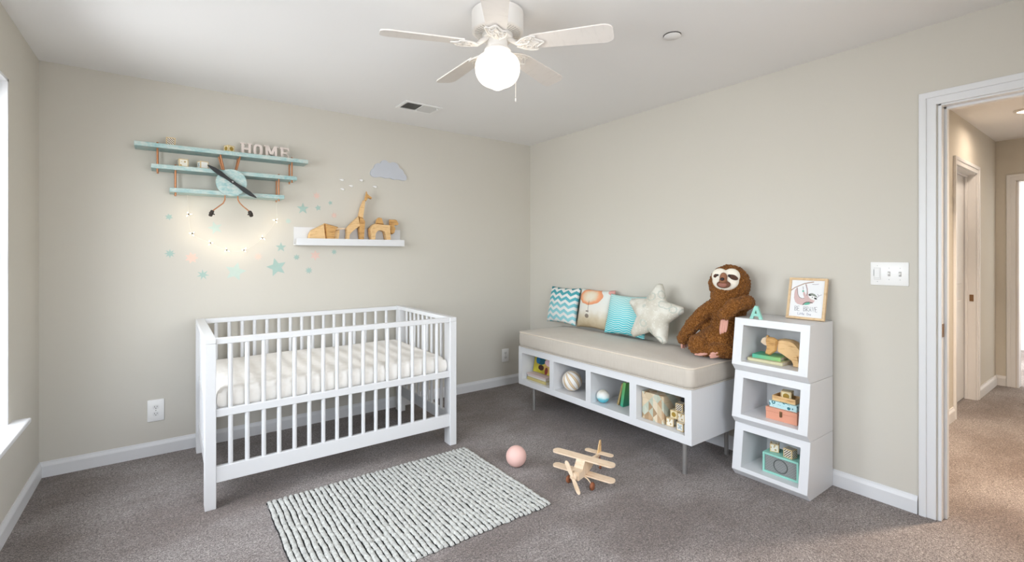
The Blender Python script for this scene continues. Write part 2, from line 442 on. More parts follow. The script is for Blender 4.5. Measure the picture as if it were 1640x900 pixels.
# ------------------------------------------------------------------ ceiling fan
FX, FY = -1.806, -2.036
M_FAN = plain('fan_white', (226, 222, 217), .4, var=.012)
fan = thing('ceiling_fan', 'white five-blade ceiling fan with lit schoolhouse globe', 'ceiling fan', (FX, FY, H))
b = B(); b.lathe([(0, 0), (.108, 0), (.121, -.008), (.121, -.092), (.119, -.098), (.115, -.101), (.108, -.102), (.07, -.106), (.06, -.109), (0, -.109)], n=48)
obj('motor_housing', b, M_FAN, fan, 35)
b = B()
for k in range(44):
    a = 2 * PI * k / 44
    v = b.box(.074, .107, -.0011, .0011, -.1062, -.1)
    for q in v:
        q.co.z += (q.co.x - .0905) * .105
        q.co = Matrix.Rotation(a, 3, 'Z') @ q.co
obj('vent_slots', b, plain('vent_shadow_grey', (186, 182, 177), .6), fan)
b = B(); b.lathe([(0, -.105), (.068, -.105), (.072, -.112), (.072, -.128), (.066, -.134), (.047, -.135), (.047, -.172), (.05, -.176), (0, -.176)], n=40)
obj('switch_housing', b, M_FAN, fan, 35)
b = B(); b.lathe([(0, -.172), (.05, -.172), (.06, -.178), (.063, -.186), (.06, -.193), (.056, -.196), (.056, -.206), (0, -.206)], n=40)
for k in range(3):
    a = 2 * PI * k / 3 + .4; b.cyl((.054 * math.cos(a), .054 * math.sin(a), -.2), (.066 * math.cos(a), .066 * math.sin(a), -.2), .003, n=8)
obj('fitter_ring', b, M_FAN, fan, 35)
b = B(); b.lathe([(.05, -.19), (.052, -.199), (.06, -.203), (.078, -.21), (.09, -.219), (.098, -.231), (.1035, -.248), (.105, -.264), (.1035, -.282), (.099, -.299), (.091, -.315), (.08, -.3285), (.066, -.3385), (.05, -.346), (.036, -.3525), (.022, -.361), (.01, -.3665), (0, -.3685)], n=48)
obj('globe_shade', b, emit('lit_globe_glass', (255, 238, 214), GLOBE), fan, 180)
rt = Vector((math.cos(.6317), -math.sin(.6317), 0)); fw = Vector((math.sin(.6317), math.cos(.6317), 0))
b = B(); q = rt * .085 + fw * .078; q0 = q.normalized() * .046
pts = [q0 + Vector((0, 0, -.165)), q * .75 + Vector((0, 0, -.18)), q + Vector((0, 0, -.21)), q + Vector((0, 0, -.375))]
b.tube(pts, .0014, 6); b.lathe([(0, -.376), (.003, -.379), (.0035, -.39), (.002, -.396), (0, -.397)], (q.x, q.y, 0), 10)
obj('pull_chain', b, M_FAN, fan, 60)
M_BLADE = wood('white_blade', (236, 229, 222), (229, 222, 215), (14, 3, 3), .45, 3.)
blade0 = iron0 = None
def blade_outline():
    P = []
    for x, w in ((.165, .044), (.2, .047), (.35, .054), (.49, .06)): P.append((x, w))
    for k in range(1, 8):
        a = PI / 2 * k / 7; P.append((.49 + .042 * math.sin(a), .06 - .03 * (1 - math.cos(a)) ))
    return P + [(x, -w) for x, w in P[::-1]]
for k in range(5):
    ang = math.radians(18 + 72 * k)
    if k == 0:
        b = B(); b.prism(blade_outline(), -.003, .003, 'z'); b.tf(Matrix.Rotation(math.radians(1.8), 4, 'Y') @ Matrix.Rotation(math.radians(-12), 4, 'X'))
        blade0 = bl = obj('blade', b, M_BLADE, fan)
        b = B()
        out = [(.092, .012), (.105, .02), (.125, .036), (.15, .046), (.176, .05), (.19, .044), (.186, .03), (.2, .018), (.215, .008), (.222, 0)]
        b.prism(out + [(x, -y) for x, y in out[::-1]], -.008, -.004, 'z')
        for sgn in (1, -1):
            b.tube([(x, sgn * y, -.009) for x, y in out], .004, 8)
            b.tube(arc((.15, sgn * .022, -.01), .012, 0, 330, 14, 'xy'), .003, 6)
            b.tube(arc((.118, sgn * .012, -.01), .008, 0, 330, 12, 'xy'), .0028, 6)
            b.tube([(.175, sgn * .04, -.01), (.165, sgn * .03, -.01), (.175, sgn * .012, -.01), (.2, 0, -.01)], .003, 6)
            b.cyl((.178, sgn * .028, -.013), (.178, sgn * .028, -.004), .005, n=8)
        b.tube([(.045, 0, .034), (.075, 0, .012), (.1, 0, -.006), (.15, 0, -.009)], [.013, .012, .009, .004], 8)
        b.tf(Matrix.Rotation(math.radians(1.8), 4, 'Y') @ Matrix.Rotation(math.radians(-12), 4, 'X'))
        iron0 = ir = obj('blade_iron', b, M_FAN, fan, 50)
    else:
        bl = dup(blade0); ir = dup(iron0)
    for o in (bl, ir):
        o.location = (0, 0, -.156); o.rotation_euler = (0, 0, ang)

# sprinkler cover, vent, outlets, switches
sm = thing('sprinkler_cover', 'small round white cover plate set flush in the bedroom ceiling', 'sprinkler cover', (-.945, -2.377, H))
b = B(); b.lathe([(0, -.001), (.044, -.001), (.044, -.003), (0, -.003)], n=36); obj('shadow_gap', b, plain('gap_dark', (90, 86, 80), .8), sm)
b = B(); b.lathe([(0, -.003), (.036, -.003), (.042, -.005), (.043, -.008), (.04, -.0105), (0, -.0115)], n=36); obj('cap', b, M_CEIL, sm, 40)

vt = thing('ceiling_vent', 'white rectangular air vent with slats in the ceiling corner above the cloud', 'air vent', (-1.4875, -.505, H))
b = B(); hx, hy, w = .152, .1, .024
for q in ((-hx, hx, -hy, -hy + w), (-hx, hx, hy - w, hy), (-hx, -hx + w, -hy + w, hy - w), (hx - w, hx, -hy + w, hy - w), (-.004, .004, -hy + w, hy - w)): b.box(*q, -.008, -.0005, bev=.0025)
obj('frame', b, M_GLOSS, vt)
b = B(); b.box(-hx + w, hx - w, -hy + w, hy - w, -.0012, -.0006); obj('backing', b, plain('duct_dark', (66, 60, 54), .9), vt)
b = B()
for i in range(18):
    x = -.118 + .0138 * i
    if abs(x) < .008: continue
    b.box(x - .0075, x + .0075, -hy + w, hy - w, -.0052, -.0044, rot=Matrix.Rotation(math.radians(-42 if x < 0 else 30), 3, 'Y'))
obj('slats', b, plain('vent_slat_grey', (212, 210, 206), .5), vt)
b = B(); b.cyl((.115, -.07, -.006), (.115, -.07, -.02), .003, n=8); obj('lever', b, M_GLOSS, vt)

M_SLOT = plain('outlet_slot', (70, 68, 66), .7)
def outlet(x, z, w, h, label):
    t = thing('wall_outlet', label, 'outlet', (x, 0, z))
    b = B(); b.box(-w / 2, w / 2, -.0065, -.0002, -h / 2, h / 2, bev=.003); obj('plate', b, M_GLOSS, t, 40)
    b = B()
    for s in (1, -1): b.prism([(.017 * math.cos(a) * 1., s * .022 + max(-.0135, min(.0135, .017 * math.sin(a)))) for a in [2 * PI * k / 24 for k in range(24)]], -.0085, -.006, 'y')
    obj('receptacle', b, plain('receptacle_white', (236, 235, 233), .35), t)
    b = B()
    for s in (1, -1):
        for dx, hh in ((-.0065, .008), (.0065, .0065)): b.box(dx - .0012, dx + .0012, -.0092, -.008, s * .022 + .001 - hh / 2 + .002, s * .022 + .001 + hh / 2 + .002)
        b.cyl((0, -.0092, s * .022 - .0075), (0, -.008, s * .022 - .0075), .0026, n=10)
    b.cyl((0, -.0078, 0), (0, -.006, 0), .0025, n=10)
    obj('slots', b, M_SLOT, t)
outlet(-3.113, .29, .088, .140, 'white double power outlet low on the wall left of the crib')
outlet(-.318, .297, .084, .13, 'white double power outlet low on the wall between crib and bench')
sw = thing('light_switch', 'white three-gang light switch plate beside the doorway', 'light switch', (0, -3.03, 1.204))
b = B(); b.box(-.007, -.0002, -.081, .081, -.061, .061, bev=.0035); obj('plate', b, M_GLOSS, sw, 40)
b = B(); b.box(-.010, -.006, .035, .066, -.032, .032, bev=.002); b.box(-.0125, -.009, .0385, .0625, -.022, .028, bev=.0015, rot=Matrix.Rotation(.05, 3, 'Y')); obj('rocker', b, plain('rocker_white', (232, 231, 229), .3), sw)
b = B(); b.box(-.0105, -.0095, .0645, .066, -.012, .022); obj('rocker_slot', b, M_SLOT, sw)
for yy, up in ((0, 1), (-.046, -1)):
    b = B(); b.box(-.0078, -.006, yy - .0055, yy + .0055, -.0125, .0125); f = obj('toggle_slot', b, plain('toggle_grey', (176, 174, 172), .5), sw)
    b = B(); b.box(-.019, -.006, yy - .0045, yy + .0045, -.004, .004, bev=.0012, rot=Matrix.Rotation(.5 * up, 3, 'Y')); obj('toggle', b, M_GLOSS, sw)
for yy, z in ((.05, .042), (.05, -.042), (0, .03), (0, -.03), (-.046, .03), (-.046, -.03)):
    b = B(); b.cyl((-.0076, yy, z), (-.006, yy, z), .0022, n=10); obj('screw', b, bpy.data.materials.get('screw_grey') or plain('screw_grey', (196, 194, 192), .4, .3), sw)
hl = thing('ceiling_light', 'added, unseen round light on the hallway ceiling, nearer the bedroom door', 'ceiling light', (.85, -3.62, H))  # fixture added to carry the extra hall light
b = B(); b.lathe([(0, -.0005), (.075, -.0005), (.075, -.012), (.06, -.016), (.055, -.012), (0, -.012)], n=32); obj('trim_ring', b, M_FAN, hl, 40)
b = B(); b.lathe([(.055, -.0125), (.04, -.018), (0, -.021)], n=32); obj('diffuser', b, bpy.data.materials.get('hall_light_diffuser') or emit('hall_light_diffuser', (255, 232, 200), 6.), hl, 180)
hl = thing('ceiling_light', 'small round lit light on the hallway ceiling', 'ceiling light', (2.377, -3.26, H))
b = B(); b.lathe([(0, -.0005), (.075, -.0005), (.075, -.012), (.06, -.016), (.055, -.012), (0, -.012)], n=32); obj('trim_ring', b, M_FAN, hl, 40)
b = B(); b.lathe([(.055, -.0125), (.04, -.018), (0, -.021)], n=32); obj('diffuser', b, bpy.data.materials.get('hall_light_diffuser') or emit('hall_light_diffuser', (255, 232, 200), 6.), hl, 180)
# ------------------------------------------------------------------ crib
CX, CY = -2.1725, -.535
crib = thing('crib', 'white wooden baby crib with slatted sides standing against the back wall', 'crib', (CX, CY, 0))
x0, x1, yb, yf = -2.9 - CX, -1.445 - CX, -.06 - CY, -1.01 - CY
PW, PD, CH = .05, .085, .875
leg0 = None
for sx in (0, 1):
    for sy in (0, 1):
        if leg0 is None:
            b = B(); b.box(-PW / 2, PW / 2, -PD / 2, PD / 2, 0, CH - .028, bev=.003); leg0 = o = obj('leg', b, M_CRIB, crib)
        else: o = dup(leg0)
        o.location = ((x0 + PW / 2) if sx == 0 else (x1 - PW / 2), (yb - PD / 2) if sy == 0 else (yf + PD / 2), 0)
xa, xb = x0 + PW, x1 - PW
def railx(name, y0, y1, z0, z1):
    b = B(); b.box(xa, xb, y0, y1, z0, z1, bev=.003); return obj(name, b, M_CRIB, crib)
yy = {'front': (yf + .008, yf + .034), 'back': (yb - .034, yb - .008)}
for side in ('front', 'back'):
    railx('top_rail', *yy[side], .842, CH - .001)
    railx('middle_rail', *yy[side], .467, .508)
    if side == 'front': railx('bottom_rail', *yy[side], .13, .213)
sp0 = sp1 = None
SPX = [-2.785, -2.708, -2.629, -2.553, -2.474, -2.396, -2.319, -2.241, -2.163, -2.085, -2.007, -1.931, -1.85, -1.762, -1.675, -1.586]
for side in ('front', 'back'):
    for X in SPX:
        if sp0 is None:
            b = B(); b.cyl((0, 0, .21), (0, 0, .845), .0115, n=14, caps=False); sp0 = o = obj('spindle', b, M_CRIB, crib, 180)
        elif side == 'front': o = dup(sp0)
        elif sp1 is None:
            b = B(); b.cyl((0, 0, .505), (0, 0, .845), .0115, n=14, caps=False); sp1 = o = obj('spindle', b, M_CRIB, crib, 180)
        else: o = dup(sp1)
        o.location = (X - CX, sum(yy[side]) / 2, 0)
for X0, X1 in ((x0, x0 + PW), (x1 - PW, x1)):
    b = B(); b.box(X0, X1, yf, yb, CH - .028, CH, bev=.003); obj('end_cap_rail', b, M_CRIB, crib)
    m = (X0 + X1) / 2
    b = B(); b.box(m - .013, m + .013, yf + PD, yb - PD, .13, .213, bev=.003); obj('end_bottom_rail', b, M_CRIB, crib)
    b = B(); b.box(m - .013, m + .013, yf + PD, yb - PD, .467, .508, bev=.003); obj('end_middle_rail', b, M_CRIB, crib)
    for k in range(9):
        o = dup(sp0); o.location = (m, yf + PD + .09 + (yb - yf - 2 * PD - .18) * k / 8, 0)
b = B(); b.box(xa, xb, yf + .036, yb - .036, .475, .498); obj('mattress_base', b, M_CRIB, crib)

def mattress_mat():
    m = Mat('mattress_cotton', .85, 0, .15)
    m.base(m.mix(m.noise(30, 3), (238, 233, 226), (245, 241, 235)))
    pk = (m.x * 62.).sin() * .5 + m.noise(16, 2)
    m.bump(pk, .6, .01); return m.m
b = B(); mw, md, mz0, mz1 = .667, .425, 0, .108
def mfn(u, v):
    x, y = (u * 2 - 1), (v * 2 - 1); e = .05
    X, Y = x * mw, y * md
    rx = max(0, abs(X) - (mw - e)) / e; ry = max(0, abs(Y) - (md - e)) / e
    d = min(1, math.hypot(rx, ry)); z = mz1 - e * .55 * (1 - math.sqrt(max(0, 1 - d * d)))
    return Vector((X, Y, z + .004 * math.sin(X * 9) * math.cos(Y * 8) * (1 - d)))
vs = b.grid(90, 60, mfn)
ring = [vs[i][0] for i in range(91)] + [vs[90][j] for j in range(1, 61)] + [vs[i][60] for i in range(89, -1, -1)] + [vs[0][j] for j in range(59, 0, -1)]
prev = ring; n = len(ring)
for lv, (dz, g) in enumerate(((.062, 1.006), (.035, 1.008), (.012, 1.002), (0, .985))):
    cur = []
    for k, v in enumerate(ring):
        puck = 1 + .004 * math.sin(k * 1.35) * (1 if lv < 3 else 0)
        cur.append(b.bm.verts.new((v.co.x * g * puck, v.co.y * g * puck, dz)))
    for k in range(n): b.bm.faces.new((prev[k], prev[(k + 1) % n], cur[(k + 1) % n], cur[k]))
    prev = cur
b.bm.faces.new(prev)
mt = obj('crib_mattress', b, mattress_mat(), None, 60, loc=(CX, CY - .006, .499))
tag(mt, 'cream crib mattress with puckered sides lying inside the white crib', 'mattress')

# ------------------------------------------------------------------ bench
BX0, BX1, BY0, BY1, BZ0, BZ1 = -.59, -.045, -2.258, -.586, .187, .512
bench = thing('storage_bench', 'long white bench with four open cubbies on thin steel legs', 'bench', (BX0, (BY0 + BY1) / 2, 0))
bo = (BX0, (BY0 + BY1) / 2, 0)
OP = [(-.636, -.995), (-1.044, -1.398), (-1.449, -1.801), (-1.858, -2.213)]
oz0, oz1 = .236, .459
b = B()
b.box(BX0, BX1, BY0, BY1, BZ0, oz0, bev=.002); b.box(BX0, BX1, BY0, BY1, oz1, BZ1, bev=.002)
ed = [BY1] + [q for o in OP for q in o] + [BY0]
for k in range(0, len(ed), 2): b.box(BX0, BX1, ed[k + 1], ed[k], oz0 - .002, oz1 + .002)
b.box(BX1 - .016, BX1 - .001, BY0 + .01, BY1 - .01, oz0 - .01, oz1 + .01)
obj('cabinet', b, M_WHITE, bench, origin=None).location = (-bo[0], -bo[1], 0)
lg = None
for X, Y in ((-.563, -.766), (-.10, -.766), (-.563, -2.195), (-.10, -2.195)):
    if lg is None:
        b = B(); b.lathe([(0, 0), (.0135, 0), (.0135, .183), (.03, .184), (.03, .1868), (0, .1868)], n=20); lg = o = obj('leg', b, M_STEEL, bench, 40)
    else: o = dup(lg)
    o.location = (X - bo[0], Y - bo[1], 0)

def linen(name, a, c):
    m = Mat(name, .9, 0, .1)
    w = m.noise(90, 3, m.scale((1, 1, .12)), .7); h = m.noise(120, 2, m.scale((.1, .1, 1)))
    m.base(m.mix(w * .6 + m.noise(6, 3) * .4, a, c)); m.bump(w + h, .25, .001)
    m.b.inputs['Sheen Weight'].default_value = .15; return m.m
M_LINEN = linen('oat_linen', (188, 178, 165), (208, 200, 189))
cx, cy = (-.598 - .05) / 2, (-2.262 - .584) / 2; hw, hd = (.598 - .05) / 2, (2.262 - .584) / 2
cu = thing('bench_cushion', 'long oat linen box cushion lying on the white bench', 'cushion', (cx, cy, BZ1))
def rrect(hw, hd, r, n=8):
    P = []
    for qx, qy, a0 in ((hw - r, hd - r, 0), (-hw + r, hd - r, 90), (-hw + r, -hd + r, 180), (hw - r, -hd + r, 270)):
        for k in range(n + 1):
            a = math.radians(a0 + 90 * k / n); P.append((qx + r * math.cos(a), qy + r * math.sin(a)))
    return P
def dens(P, st=.03):
    out = []
    for a, c in zip(P, P[1:] + P[:1]):
        n = max(1, int(math.hypot(c[0] - a[0], c[1] - a[1]) / st))
        out += [(a[0] + (c[0] - a[0]) * k / n, a[1] + (c[1] - a[1]) * k / n) for k in range(n)]
    return out
R = dens(rrect(hw, hd, .045)); b = B(); rings = []
lev = [(.0, .93), (.003, .985), (.03, 1.006), (.062, 1.009), (.095, 1.006), (.122, 1.0), (.13, .97)]
for z, g in lev: rings.append([b.bm.verts.new((x - (1 - g) * .3 * (x / hw), y - (1 - g) * .3 * (y / hd), z)) for x, y in R])
for k in range(1, 9):
    g = 1 - k / 8.
    if g == 0: break
    crown = .13 + .024 * (1 - g ** 2.2)
    rings.append([b.bm.verts.new((x * g, y * (g if g > .0 else 0), crown)) for x, y in R])
n = len(R)
for a, c in zip(rings, rings[1:]):
    for k in range(n): b.bm.faces.new((a[k], a[(k + 1) % n], c[(k + 1) % n], c[k]))
ctr = b.bm.verts.new((0, 0, .154))
for k in range(n): b.bm.faces.new((rings[-1][k], rings[-1][(k + 1) % n], ctr))
b.bm.faces.new(rings[0][::-1])
obj('cover', b, M_LINEN, cu, 180)
b = B(); b.tube([(x * 1.0, y * 1.0, .1235) for x, y in R], .0042, 8, closed=True); obj('piping', b, linen('piping_linen', (222, 208, 190), (232, 220, 204)), cu, 180)
b = B(); b.tube([(x * .999, y * .999, .0045) for x, y in R], .004, 8, closed=True); obj('piping', b, M_LINEN, cu, 180)
b = B(); b.box(-hw - .0015, -hw + .004, .37 - .001, .37 + .001, .01, .12); obj('seam', b, M_LINEN, cu)

# ------------------------------------------------------------------ stacked angled bins
SY0, SY1, SXB = -2.775, -2.365, -.013
prof = [(SXB, 0), (-.311, 0), (-.345, .038), (-.307, .309), (SXB, .309)]
oy0, oy1, bz0, bz1 = -2.728, -2.418, .06, .268
def fx(z): return -.345 + (z - .038) / .271 * .038
bin0 = None; BINS = []
for k, lab in enumerate(('lowest white angled storage bin of the stack, holding the mint radio', 'middle white angled storage bin of the stack, holding the coral box', 'topmost white angled storage bin of the stack, holding the wooden bear')):
    if bin0 is None:
        b = B(); bm = b.bm; V = lambda x, y, z: bm.verts.new((x, y - SY1, z))
        r0 = [V(x, SY0, z) for x, z in prof]; r1 = [V(x, SY1, z) for x, z in prof]
        bm.faces.new(r0); bm.faces.new(r1[::-1])
        for i in (0, 1, 3, 4):
            j = (i + 1) % 5; bm.faces.new((r0[i], r1[i], r1[j], r0[j]))
        # front with opening + cavity
        o4 = [(oy0, bz0), (oy1, bz0), (oy1, bz1), (oy0, bz1)]
        f = [V(fx(z), y, z) for y, z in o4]; g = [V(SXB - .014, y, z) for y, z in o4]
        c = [r0[2], r1[2], r1[3], r0[3]]
        for i in range(4):
            j = (i + 1) % 4
            bm.faces.new((c[i], c[j], f[j], f[i])); bm.faces.new((f[i], f[j], g[j], g[i]))
        bm.faces.new(g)
        bmesh.ops.recalc_face_normals(bm, faces=bm.faces)
        bmesh.ops.bevel(bm, geom=[e for e in bm.edges], offset=.0016, segments=1, affect='EDGES', clamp_overlap=True)
        bin0 = o = obj('storage_bin', b, M_WHITE)
    else: o = dup(bin0)
    o.location = (0, SY1, .3105 * k); tag(o, lab, 'storage bin', 'stacked angled bins'); BINS.append(o)
BZ = [.3105 * k + bz0 for k in range(3)]
BTOP = .3105 * 2 + .309

# ------------------------------------------------------------------ rug
def rugmat():
    m = Mat('braided_wool', .95, 0, .05)
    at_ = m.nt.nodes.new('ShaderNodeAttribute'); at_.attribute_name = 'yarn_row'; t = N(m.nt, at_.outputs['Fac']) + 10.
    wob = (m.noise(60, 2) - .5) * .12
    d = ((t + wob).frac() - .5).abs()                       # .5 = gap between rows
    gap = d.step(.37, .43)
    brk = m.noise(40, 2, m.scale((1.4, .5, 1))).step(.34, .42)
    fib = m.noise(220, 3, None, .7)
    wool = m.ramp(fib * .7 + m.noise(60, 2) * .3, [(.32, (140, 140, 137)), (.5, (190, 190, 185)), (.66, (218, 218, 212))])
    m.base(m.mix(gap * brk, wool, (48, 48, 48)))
    m.bump(fib, .5, .003); return m.m
RX, RY, RW, RD = -2.036, -1.55, 1.2, .885
b = B(); nx, ny = 46 * 6, 150; rr = random.Random(3)
ph = [rr.random() * 6 for _ in range(47)]
def rfn(u, v):
    r = u * 46; i = min(45, int(r)); t = r - i
    hgt = .011 * math.sqrt(max(0, 1 - (2 * t - 1) ** 2)) if t not in (0., 1.) else 0
    braid = (.0013 * math.sin(v * 92 + ph[i] + (t - .5) * 3.2) + .0012 * math.sin(v * 157 + ph[i] * 2.3 - (t - .5) * 4))
    e = .004 * math.sin(ph[i] * 3) if v in (0., 1.) else 0
    wob = .0018 * math.sin(v * 21 + ph[i]) + .0008 * math.sin(v * 57 + ph[i] * 2)
    edge = 1 if 0 < v < 1 else .2
    return Vector(((u - .5) * RW + wob, (v - .5) * RD + e, .004 + (hgt + (braid if hgt else 0)) * edge))
vs = b.grid(nx, ny, rfn)
ring = [vs[i][0] for i in range(nx + 1)] + [vs[nx][j] for j in range(1, ny + 1)] + [vs[i][ny] for i in range(nx - 1, -1, -1)] + [vs[0][j] for j in range(ny - 1, 0, -1)]
low = [b.bm.verts.new((v.co.x, v.co.y, 0)) for v in ring]
for k in range(len(ring)): b.bm.faces.new((ring[k], ring[(k + 1) % len(ring)], low[(k + 1) % len(ring)], low[k]))
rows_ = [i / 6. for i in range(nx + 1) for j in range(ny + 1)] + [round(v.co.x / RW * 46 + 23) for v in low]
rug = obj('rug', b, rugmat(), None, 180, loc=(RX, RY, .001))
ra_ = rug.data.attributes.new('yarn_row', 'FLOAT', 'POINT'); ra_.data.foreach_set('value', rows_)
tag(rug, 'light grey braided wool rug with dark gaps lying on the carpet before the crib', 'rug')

# ------------------------------------------------------------------ pink ball
b = B(); b.ell((0, 0, 0), (.063, .063, .063), u=40, v=28)
o = obj('toy_ball', b, M_BALLPINK, None, 180, loc=(-1.318, -1.527, .063)); tag(o, 'plain matte pink ball on the carpet between rug and toy airplane', 'ball')

# ------------------------------------------------------------------ toy biplane on the floor
tp = thing('toy_airplane', 'small pale wooden toy biplane standing on the grey carpet', 'toy airplane', (-1.144, -1.93, 0), math.radians(198.5))
def plank(half, chord, r=.4, n=6):
    P = []
    for s in (1, -1):
        for k in range(n + 1):
            a = math.radians(90 - 180 * k / n) if s > 0 else math.radians(270 - 180 * k / n)
            P.append((chord / 2 * math.cos(a) * 1.0 if False else chord / 2 * math.sin(a) * s * s, s * half + r * chord * math.cos(a)))
    return P
def wing(name, x, z, half, chord, t=.008, mat=M_BALSA):
    P = []
    for k in range(9): a = PI * k / 8; P.append((x + chord / 2 * math.cos(a), half - chord * .4 + chord * .4 * math.sin(a)))
    for k in range(9): a = PI + PI * k / 8; P.append((x + chord / 2 * math.cos(a), -half + chord * .4 + chord * .4 * math.sin(a)))
    b = B(); b.prism(P, z, z + t, 'z', inset=.0); 
    return obj(name, b, mat, tp)
wing('upper_wing', .0, .147, .192, .062); wing('lower_wing', .0, .062, .192, .058)
b = B()
sec = [(.105, .026, .062, .108), (.055, .028, .06, .112), (.01, .028, .06, .112), (-.04, .022, .064, .112), (-.12, .013, .075, .108), (-.235, .006, .09, .104)]
rings = [[b.bm.verts.new((x, sy * w, z)) for sy, z in ((-1, z0), (1, z0), (1, z1), (-1, z1))] for x, w, z0, z1 in sec]
for a, c in zip(rings, rings[1:]):
    for k in range(4): b.bm.faces.new((a[k], a[(k + 1) % 4], c[(k + 1) % 4], c[k]))
b.bm.faces.new(rings[0][::-1]); b.bm.faces.new(rings[-1])
bmesh.ops.recalc_face_normals(b.bm, faces=b.bm.faces); bmesh.ops.bevel(b.bm, geom=list(b.bm.edges), offset=.004, segments=2, affect='EDGES')
obj('fuselage', b, M_BALSA, tp, 40)
b = B(); b.prism([(.062, .108), (.028, .15), (-.03, .15), (-.05, .108)], -.027, .027, 'y'); obj('cabin', b, M_BALSA, tp)
b = B(); b.cyl((.1, 0, .086), (.122, 0, .086), .022, .018, n=20); obj('engine', b, M_BALSA, tp, 40)
P = []
for k in range(9): a = -PI / 2 + PI * k / 8; P.append((.072 + .02 * math.cos(a), .0125 * math.sin(a)))
P = [(0, -.007), (.03, -.012)] + P + [(.03, .012), (0, .007)]
pr = math.radians(63); ca, sa = math.cos(pr), math.sin(pr)
b = B()
for s in (1, -1): b.prism([(s * (a * ca + c * sa), s * (-a * -sa * -1 + c * ca) ) for a, c in P], .124, .129, 'x', off=(0, 0, .086))
b.cyl((.118, 0, .086), (.134, 0, .086), .008, n=14); obj('propeller', b, M_BALSA, tp, 40)
wing('tailplane', -.212, .104, .092, .04, .005)
b = B(); b.prism([(-.19, .108), (-.205, .15), (-.222, .178), (-.236, .176), (-.24, .108)], -.0025, .0025, 'y'); obj('tail_fin', b, M_WOOD, tp)
for s in (1, -1):
    b = B(); b.tube([(.035, s * .02, .064), (.035, s * .045, .056), (.035, s * .062, .04), (.035, s * .066, .026)], [.006, .006, .005, .0045], 8, flat=.5); obj('axle_strut', b, M_BALSA, tp, 60)
    b = B(); b.lathe([(0, -.009), (.016, -.009), (.021, -.005), (.022, 0), (.021, .005), (.016, .009), (0, .009)], (.035, s * .074, .022), 24, 'y'); obj('wheel', b, M_WALNUT, tp, 50)
b = B(); b.cyl((-.222, 0, .094), (-.23, 0, .01), .003, n=8); b.lathe([(0, -.004), (.009, -.004), (.01, 0), (.009, .004), (0, .004)], (-.232, 0, .01), 16, 'y'); obj('tail_wheel', b, M_WALNUT, tp, 50)
# ------------------------------------------------------------------ plush sloth
def fur():
    m = Mat('brown_plush', 1., 0, .05)
    f = m.noise(130, 3, None, .7); g = m.noise(8, 3)
    m.base(m.mix(g * .35, m.ramp(f, [(.30, (74, 42, 16)), (.5, (130, 82, 38)), (.68, (182, 128, 74))]), (130, 82, 38)))
    m.bump(f + m.voro(170), .8, .006)
    m.b.inputs['Sheen Weight'].default_value = .08; m.b.inputs['Sheen Roughness'].default_value = .5
    return m.m
M_FUR = fur(); M_FELT = plain('pink_felt', (214, 160, 144), .9, var=.06, sc=60, bump=.2, bs=200)
M_FACE = plain('cream_plush', (240, 232, 216), .95, var=.04, sc=60, bump=.2, bs=220)
M_BROWN = plain('dark_brown_plush', (84, 56, 42), .9, var=.1, sc=60)
sl = thing('sloth_plush', 'brown plush sloth with pale face sitting at the right end of the bench cushion', 'plush toy', (-.24, -2.14, .652), -.6317)
b = B()
def limb(pts, rs):
    b.tube(pts, rs, 16)
    for p, r in zip(pts, rs): b.ell(p, (r, r, r), u=16, v=12)
Z90 = lambda a: Matrix.Rotation(a, 3, 'Y')
HC = Vector((.138, -.02, .462))
b.ell(HC, (.124, .116, .126), u=32, v=24)
b.ell((.133, -.022, .375), (.112, .1, .1)); b.ell((.125, -.025, .30), (.112, .1, .12))
b.ell((.126, -.02, .215), (.102, .1, .125)); b.ell((.10, -.01, .12), (.13, .105, .10)); b.ell((.04, .05, .17), (.06, .05, .08)); b.ell((.12, .0, .07), (.14, .1, .07))
limb([(.03, -.01, .32), (-.016, .035, .262), (-.062, .08, .185), (-.098, .145, .085)], [.045, .048, .048, .042])
limb([(.185, -.045, .318), (.206, -.11, .354), (.165, -.17, .36), (.09, -.195, .35), (.034, -.185, .29)], [.05, .046, .044, .045, .041])
limb([(.07, .0, .08), (-.01, .0, .092), (-.06, -.02, .076), (-.03, -.045, .05)], [.07, .07, .068, .046])
limb([(.15, -.02, .06), (.16, -.055, .055), (.09, -.085, .056), (.02, -.085, .056)], [.06, .058, .056, .05])
sb = obj('body', b, M_FUR, sl, 180)
md = sb.modifiers.new('remesh', 'REMESH'); md.mode = 'VOXEL'; md.voxel_size = .0048; md.use_smooth_shade = True
md = sb.modifiers.new('smooth', 'SMOOTH'); md.factor = .5; md.iterations = 3
tx = bpy.data.textures.new('plush_curl', 'CLOUDS'); tx.noise_scale = .013; tx.noise_depth = 2
md = sb.modifiers.new('curl', 'DISPLACE'); md.texture = tx; md.strength = .02; md.mid_level = .55; md.texture_coords = 'LOCAL'
nF = Vector((-.62, -.80, .14)).normalized(); rF = Vector((0, 0, 1)).cross(nF).normalized(); uF = nF.cross(rF)
FC = HC + nF * .098 + Vector((0, 0, .022))
RF = Matrix((rF, nF, uF)).transposed()
def fpt(a, bb, k=0.): 
    t = .036 * math.sqrt(max(0, 1 - (a / .086) ** 2 - (bb / .078) ** 2))
    return FC + rF * a + uF * bb + nF * (t + k)
b = B()
b.ell(FC - uF * .008, (.079, .035, .062), RF); b.ell(FC + rF * .034 + uF * .022, (.05, .033, .048), RF); b.ell(FC - rF * .034 + uF * .022, (.05, .033, .048), RF)
f = obj('face', b, M_FACE, sl, 180)
md = f.modifiers.new('remesh', 'REMESH'); md.mode = 'VOXEL'; md.voxel_size = .003; md.use_smooth_shade = True
md = f.modifiers.new('smooth', 'SMOOTH'); md.factor = .5; md.iterations = 10
